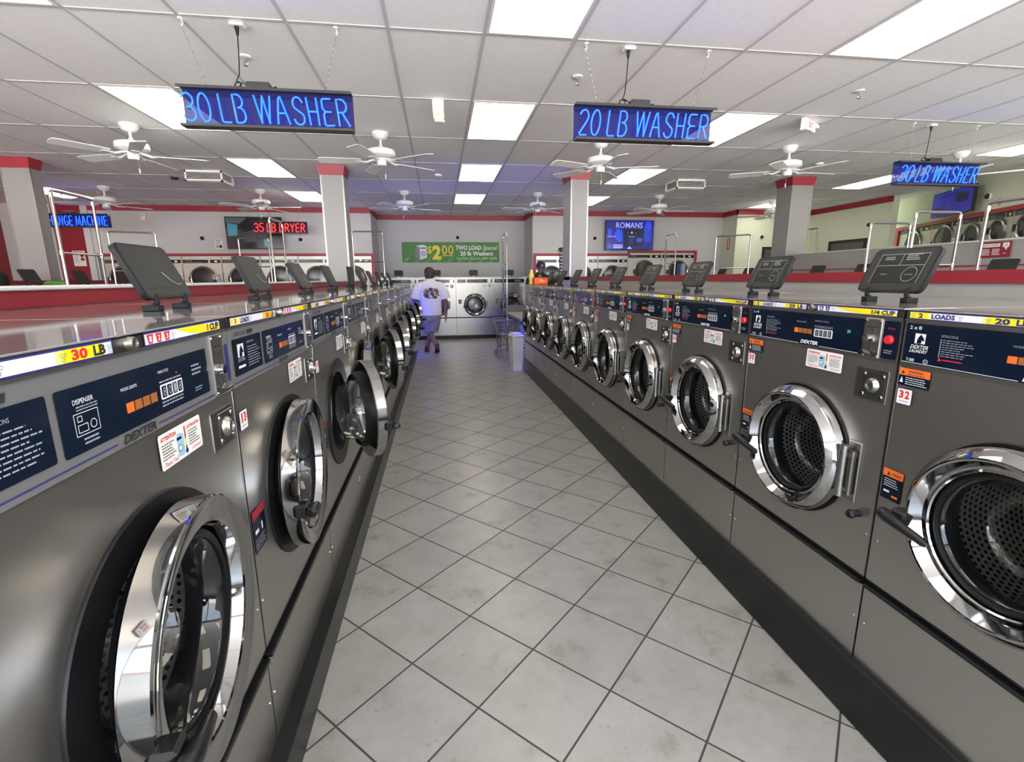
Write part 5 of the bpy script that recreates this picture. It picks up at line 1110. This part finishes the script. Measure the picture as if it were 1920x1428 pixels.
def hand(joints, edges, w_, wi, d, side, u=(0, 0, -1)):
    # five bent fingers rooted in a palm; w_ wrist joint, fingers run down
    p = Vector(w_)+Vector((0, -.005, -.045)); pi = len(joints); joints.append((tuple(p), (.030, .016))); edges.append((wi, pi))
    for k, (dx, L) in enumerate(((-.024, .055), (-.008, .066), (.008, .062), (.024, .048))):
        a = p+Vector((side*0+dx*.3, dx, -.02)); j0 = len(joints)
        joints.append((tuple(a+Vector((0, dx*.1, -.018))), .0085)); edges.append((pi, j0))
        joints.append((tuple(a+Vector((-side*.006, dx*.15, -.018-L*.5))), .008)); edges.append((j0, j0+1))
        joints.append((tuple(a+Vector((-side*.020, dx*.12, -.018-L*.9))), .007)); edges.append((j0+1, j0+2))
    j0 = len(joints); joints.append((tuple(p+Vector((-side*.004, -.036, -.005))), .009)); edges.append((pi, j0)); joints.append((tuple(p+Vector((-side*.012, -.045, -.035))), .008)); edges.append((j0, j0+1))

# the man walking away, seen from behind (local: faces +Y, then turned)
man = empty('person', (-.17, 9.30, 0), .18, 'person in a white T-shirt with dark back print and grey shorts, walking away', 'person')
J = [((0, 0, .80), (.13, .10)), ((0, .0, .98), (.15, .11)), ((0, -.01, 1.16), (.17, .11)), ((0, -.01, 1.24), (.10, .07)), ((0, 0, 1.33), (.055, .055)), ((0, .02, 1.38), (.05, .055)),
     ((-.19, -.01, 1.21), (.055, .055)), ((-.27, -.03, .98), (.048, .048)), ((-.29, .05, .76), (.036, .036)), ((-.29, .06, .70), (.026, .024)),
     ((.19, -.01, 1.21), (.055, .055)), ((.27, -.04, .98), (.048, .048)), ((.285, .02, .74), (.036, .036)), ((.285, .03, .68), (.026, .024)),
     ((-.085, 0, .74), (.10, .10)), ((-.05, .10, .42), (.062, .062)), ((-.03, .05, .36), (.052, .055)), ((.03, -.10, .22), (.052, .055)), ((.06, -.17, .11), (.032, .036)),
     ((.085, 0, .74), (.10, .10)), ((.02, .05, .42), (.062, .062)), ((-.01, .04, .36), (.052, .055)), ((-.06, .06, .20), (.050, .055)), ((-.09, .06, .07), (.034, .038))]
Eg = [(0, 1), (1, 2), (2, 3), (3, 4), (4, 5), (3, 6), (6, 7), (7, 8), (8, 9), (3, 10), (10, 11), (11, 12), (12, 13), (0, 14), (14, 15), (15, 16), (16, 17), (17, 18), (0, 19), (19, 20), (20, 21), (21, 22), (22, 23)]
hand(J, Eg, (-.29, .06, .70), 9, 0, -1); hand(J, Eg, (.285, .03, .68), 13, 0, 1)
skin_body('body', J, Eg, 'skin_a', man)
b = MB(); head_mesh(b, (0, .03, 1.455), 1.0, 'skin_a', PI+.55); b.build('head', man)
b = MB(); b.M = Matrix.Translation((0, .03, 1.455)) @ Matrix.Rotation(PI+.55, 4, 'Z')
vs = []; fs = []; N = 24; PR = [(-.07, .070, .35), (-.04, .083, .3), (0, .086, .2), (.045, .086, -.2), (.085, .074, -1.1), (.112, .050, -2), (.122, .018, -2)]
for z, rr_, cut in PR:
    for k in range(N):
        a = 2*PI*k/N; c_ = math.cos(a); q = rr_ if c_ < .55 or z > .06 else rr_*.80
        vs.append((q*math.sin(a), -q*1.22*c_+.006, z))
for i in range(len(PR)-1):
    for k in range(N): fs.append((i*N+k, i*N+(k+1) % N, (i+1)*N+(k+1) % N, (i+1)*N+k))
fs.append(tuple((len(PR)-1)*N+k for k in range(N))); b.add(vs, fs, 'hair_dark'); b.build('hair', man)
b = MB(); rings = []
for z, rx, ry, oy in ((.70, .205, .135, 0), (.76, .205, .135, 0), (.90, .205, .135, 0), (1.05, .212, .138, -.005), (1.17, .222, .135, -.01), (1.25, .215, .120, -.01), (1.30, .165, .105, -.005), (1.34, .095, .082, .0), (1.365, .066, .068, .01)): rings.append((0, oy, z, rx, ry))
b.loft(rings, 'shirt_white', False, 32)
for s_ in (-1, 1): b.tube([(s_*.13, -.01, 1.255), (s_*.20, -.012, 1.225), (s_*.255, -.02, 1.12), (s_*.285, -.03, 1.00)], [.07, .085, .088, .092], 'shirt_white', 18)
o = b.build('t_shirt', man, sharp=80); 
b = MB(); b.loft([(0, 0, .60, .175, .12), (0, 0, .70, .195, .128), (0, 0, .80, .19, .125)], 'shorts_cloth', True, 24)
b.tube([(-.09, .0, .72), (-.075, .05, .54), (-.055, .085, .39)], [.105, .108, .100], 'shorts_cloth', 18); b.tube([(.09, 0, .72), (.06, .03, .54), (.025, .045, .39)], [.105, .108, .100], 'shorts_cloth', 18); b.build('shorts', man, sharp=80)
def shoe(b, x, y, z, pitch, m='shoe_dark'):
    M0 = b.M; b.M = b.M @ Matrix.Translation((x, y, z)) @ Matrix.Rotation(pitch, 4, 'X')
    b.loft([(0, .06, -.05, .043, .12), (0, .055, -.03, .045, .125), (0, .045, .0, .040, .105), (0, .0, .03, .040, .055), (0, -.01, .065, .042, .048)], m, True, 18); b.M = M0
b = MB(); shoe(b, -.09, .06, .05, 0); b.build('shoe', man)
b = MB(); shoe(b, .065, -.17, .10, -.55); b.build('shoe', man)
b = MB(); b.lathe([(.030, -.012), (.036, -.012), (.036, .012), (.030, .012)], 'satin', 20, (.285, .028, .715), 'z'); b.build('wristwatch', man)

# person in the cap looking down behind the row end (local: faces -Y)
pr = empty('person', (1.98, 9.62, 0), 0, 'person in a black blue-brimmed cap and dark jacket, looking down beyond the red box', 'person')
J = [((0, 0, .86), (.14, .10)), ((0, 0, 1.05), (.15, .11)), ((0, 0, 1.20), (.12, .09)), ((0, 0, 1.28), (.08, .06)), ((0, -.02, 1.40), (.055, .055)), ((0, -.03, 1.44), (.05, .05)),
     ((-.19, 0, 1.265), (.045, .045)), ((-.24, -.02, 1.08), (.045, .045)), ((-.10, -.18, 1.20), (.035, .035)), ((-.055, -.17, 1.27), (.026, .024)),
     ((.19, 0, 1.265), (.045, .045)), ((.25, -.02, 1.06), (.045, .045)), ((.16, -.20, 1.02), (.035, .035)), ((.14, -.24, 1.02), (.026, .024)),
     ((-.09, 0, .80), (.10, .10)), ((-.10, 0, .46), (.07, .07)), ((-.10, .02, .09), (.04, .045)), ((.09, 0, .80), (.10, .10)), ((.10, 0, .46), (.07, .07)), ((.10, .02, .09), (.04, .045))]
Eg = [(0, 1), (1, 2), (2, 3), (3, 4), (4, 5), (3, 6), (6, 7), (7, 8), (8, 9), (3, 10), (10, 11), (11, 12), (12, 13), (0, 14), (14, 15), (15, 16), (0, 17), (17, 18), (18, 19)]
pr.scale = (1.04, 1.04, 1.04)
# raised right hand with fingers curled at the chin
p = Vector((-.045, -.165, 1.305)); pi_ = len(J); J.append((tuple(p), (.030, .018))); Eg.append((9, pi_))
for k in range(4):
    j0 = len(J); dx = -.024+.016*k; J.append((tuple(p+Vector((dx, -.012, .028))), .0085)); Eg.append((pi_, j0)); J.append((tuple(p+Vector((dx, -.020, .052))), .008)); Eg.append((j0, j0+1)); J.append((tuple(p+Vector((dx, -.004, .070))), .007)); Eg.append((j0+1, j0+2))
j0 = len(J); J.append((tuple(p+Vector((.036, 0, .008))), .009)); Eg.append((pi_, j0)); J.append((tuple(p+Vector((.042, -.004, .034))), .008)); Eg.append((j0, j0+1))
hand(J, Eg, (.14, -.24, 1.02), 13, 0, 1)
skin_body('body', J, Eg, 'skin_b', pr)
b = MB(); b.M = Matrix.Translation((0, -.045, 1.50)) @ Matrix.Rotation(.28, 4, 'X'); head_mesh(b, (0, 0, 0), .95, 'skin_b'); b.build('head', pr)
b = MB(); b.M = Matrix.Translation((0, -.045, 1.50)) @ Matrix.Rotation(.28, 4, 'X')
b.loft([(0, .0, .02, .082, .102), (0, .0, .05, .084, .104), (0, .0, .085, .078, .096), (0, .0, .11, .058, .07), (0, 0, .122, .02, .025)], 'cap_black', True, 28); o = b.build('cap', pr)
b = MB(); b.M = Matrix.Translation((0, -.045, 1.50)) @ Matrix.Rotation(.28, 4, 'X'); pts = [(.075*math.sin(a), -.085-.075*math.cos(a)) for a in [(-PI/2+PI*k/14) for k in range(15)]]
n = len(pts); b.add([(x, y, .022) for x, y in pts]+[(x, y, .030) for x, y in pts], [tuple(range(n)), tuple(range(2*n-1, n-1, -1))]+[(i, (i+1) % n, n+(i+1) % n, n+i) for i in range(n)], 'cap_blue'); b.loft([(0, 0, .016, .084, .104), (0, 0, .032, .0845, .1045)], 'cap_blue', False, 28); b.build('brim', o)
b = MB(); b.M = Matrix.Translation((0, -.045, 1.50)) @ Matrix.Rotation(.28, 4, 'X'); b.ring(0, .068, .024, .010, -.1055, 'cap_logo', 18); b.build('emblem', o)
b = MB(); b.loft([(0, 0, .80, .20, .14), (0, 0, 1.0, .20, .14), (0, 0, 1.2, .215, .14), (0, 0, 1.30, .205, .125), (0, 0, 1.36, .15, .10), (0, -.01, 1.40, .085, .078), (0, -.015, 1.425, .068, .064)], 'jacket', True, 28)
b.tube([(-.13, 0, 1.31), (-.20, 0, 1.28), (-.245, -.02, 1.08), (-.17, -.11, 1.13), (-.10, -.16, 1.20)], [.07, .078, .062, .055, .05], 'jacket', 16); b.tube([(.13, 0, 1.31), (.20, 0, 1.28), (.255, -.02, 1.06), (.20, -.12, 1.03), (.16, -.20, 1.02)], [.07, .078, .062, .055, .05], 'jacket', 16); b.build('jacket', pr, sharp=80)
b = MB(); b.loft([(0, 0, .74, .18, .13), (0, 0, .86, .185, .13)], 'blue_cloth', True, 20); b.tube([(-.09, 0, .80), (-.10, 0, .46), (-.10, .02, .10)], [.11, .085, .07], 'blue_cloth', 16); b.tube([(.09, 0, .80), (.10, 0, .46), (.10, .02, .10)], [.11, .085, .07], 'blue_cloth', 16); b.build('trousers', pr, sharp=80)
for s_ in (-1, 1): b = MB(); b.M = Matrix.Rotation(PI, 4, 'Z'); shoe(b, s_*.10, -.02, .05, 0); b.build('shoe', pr)
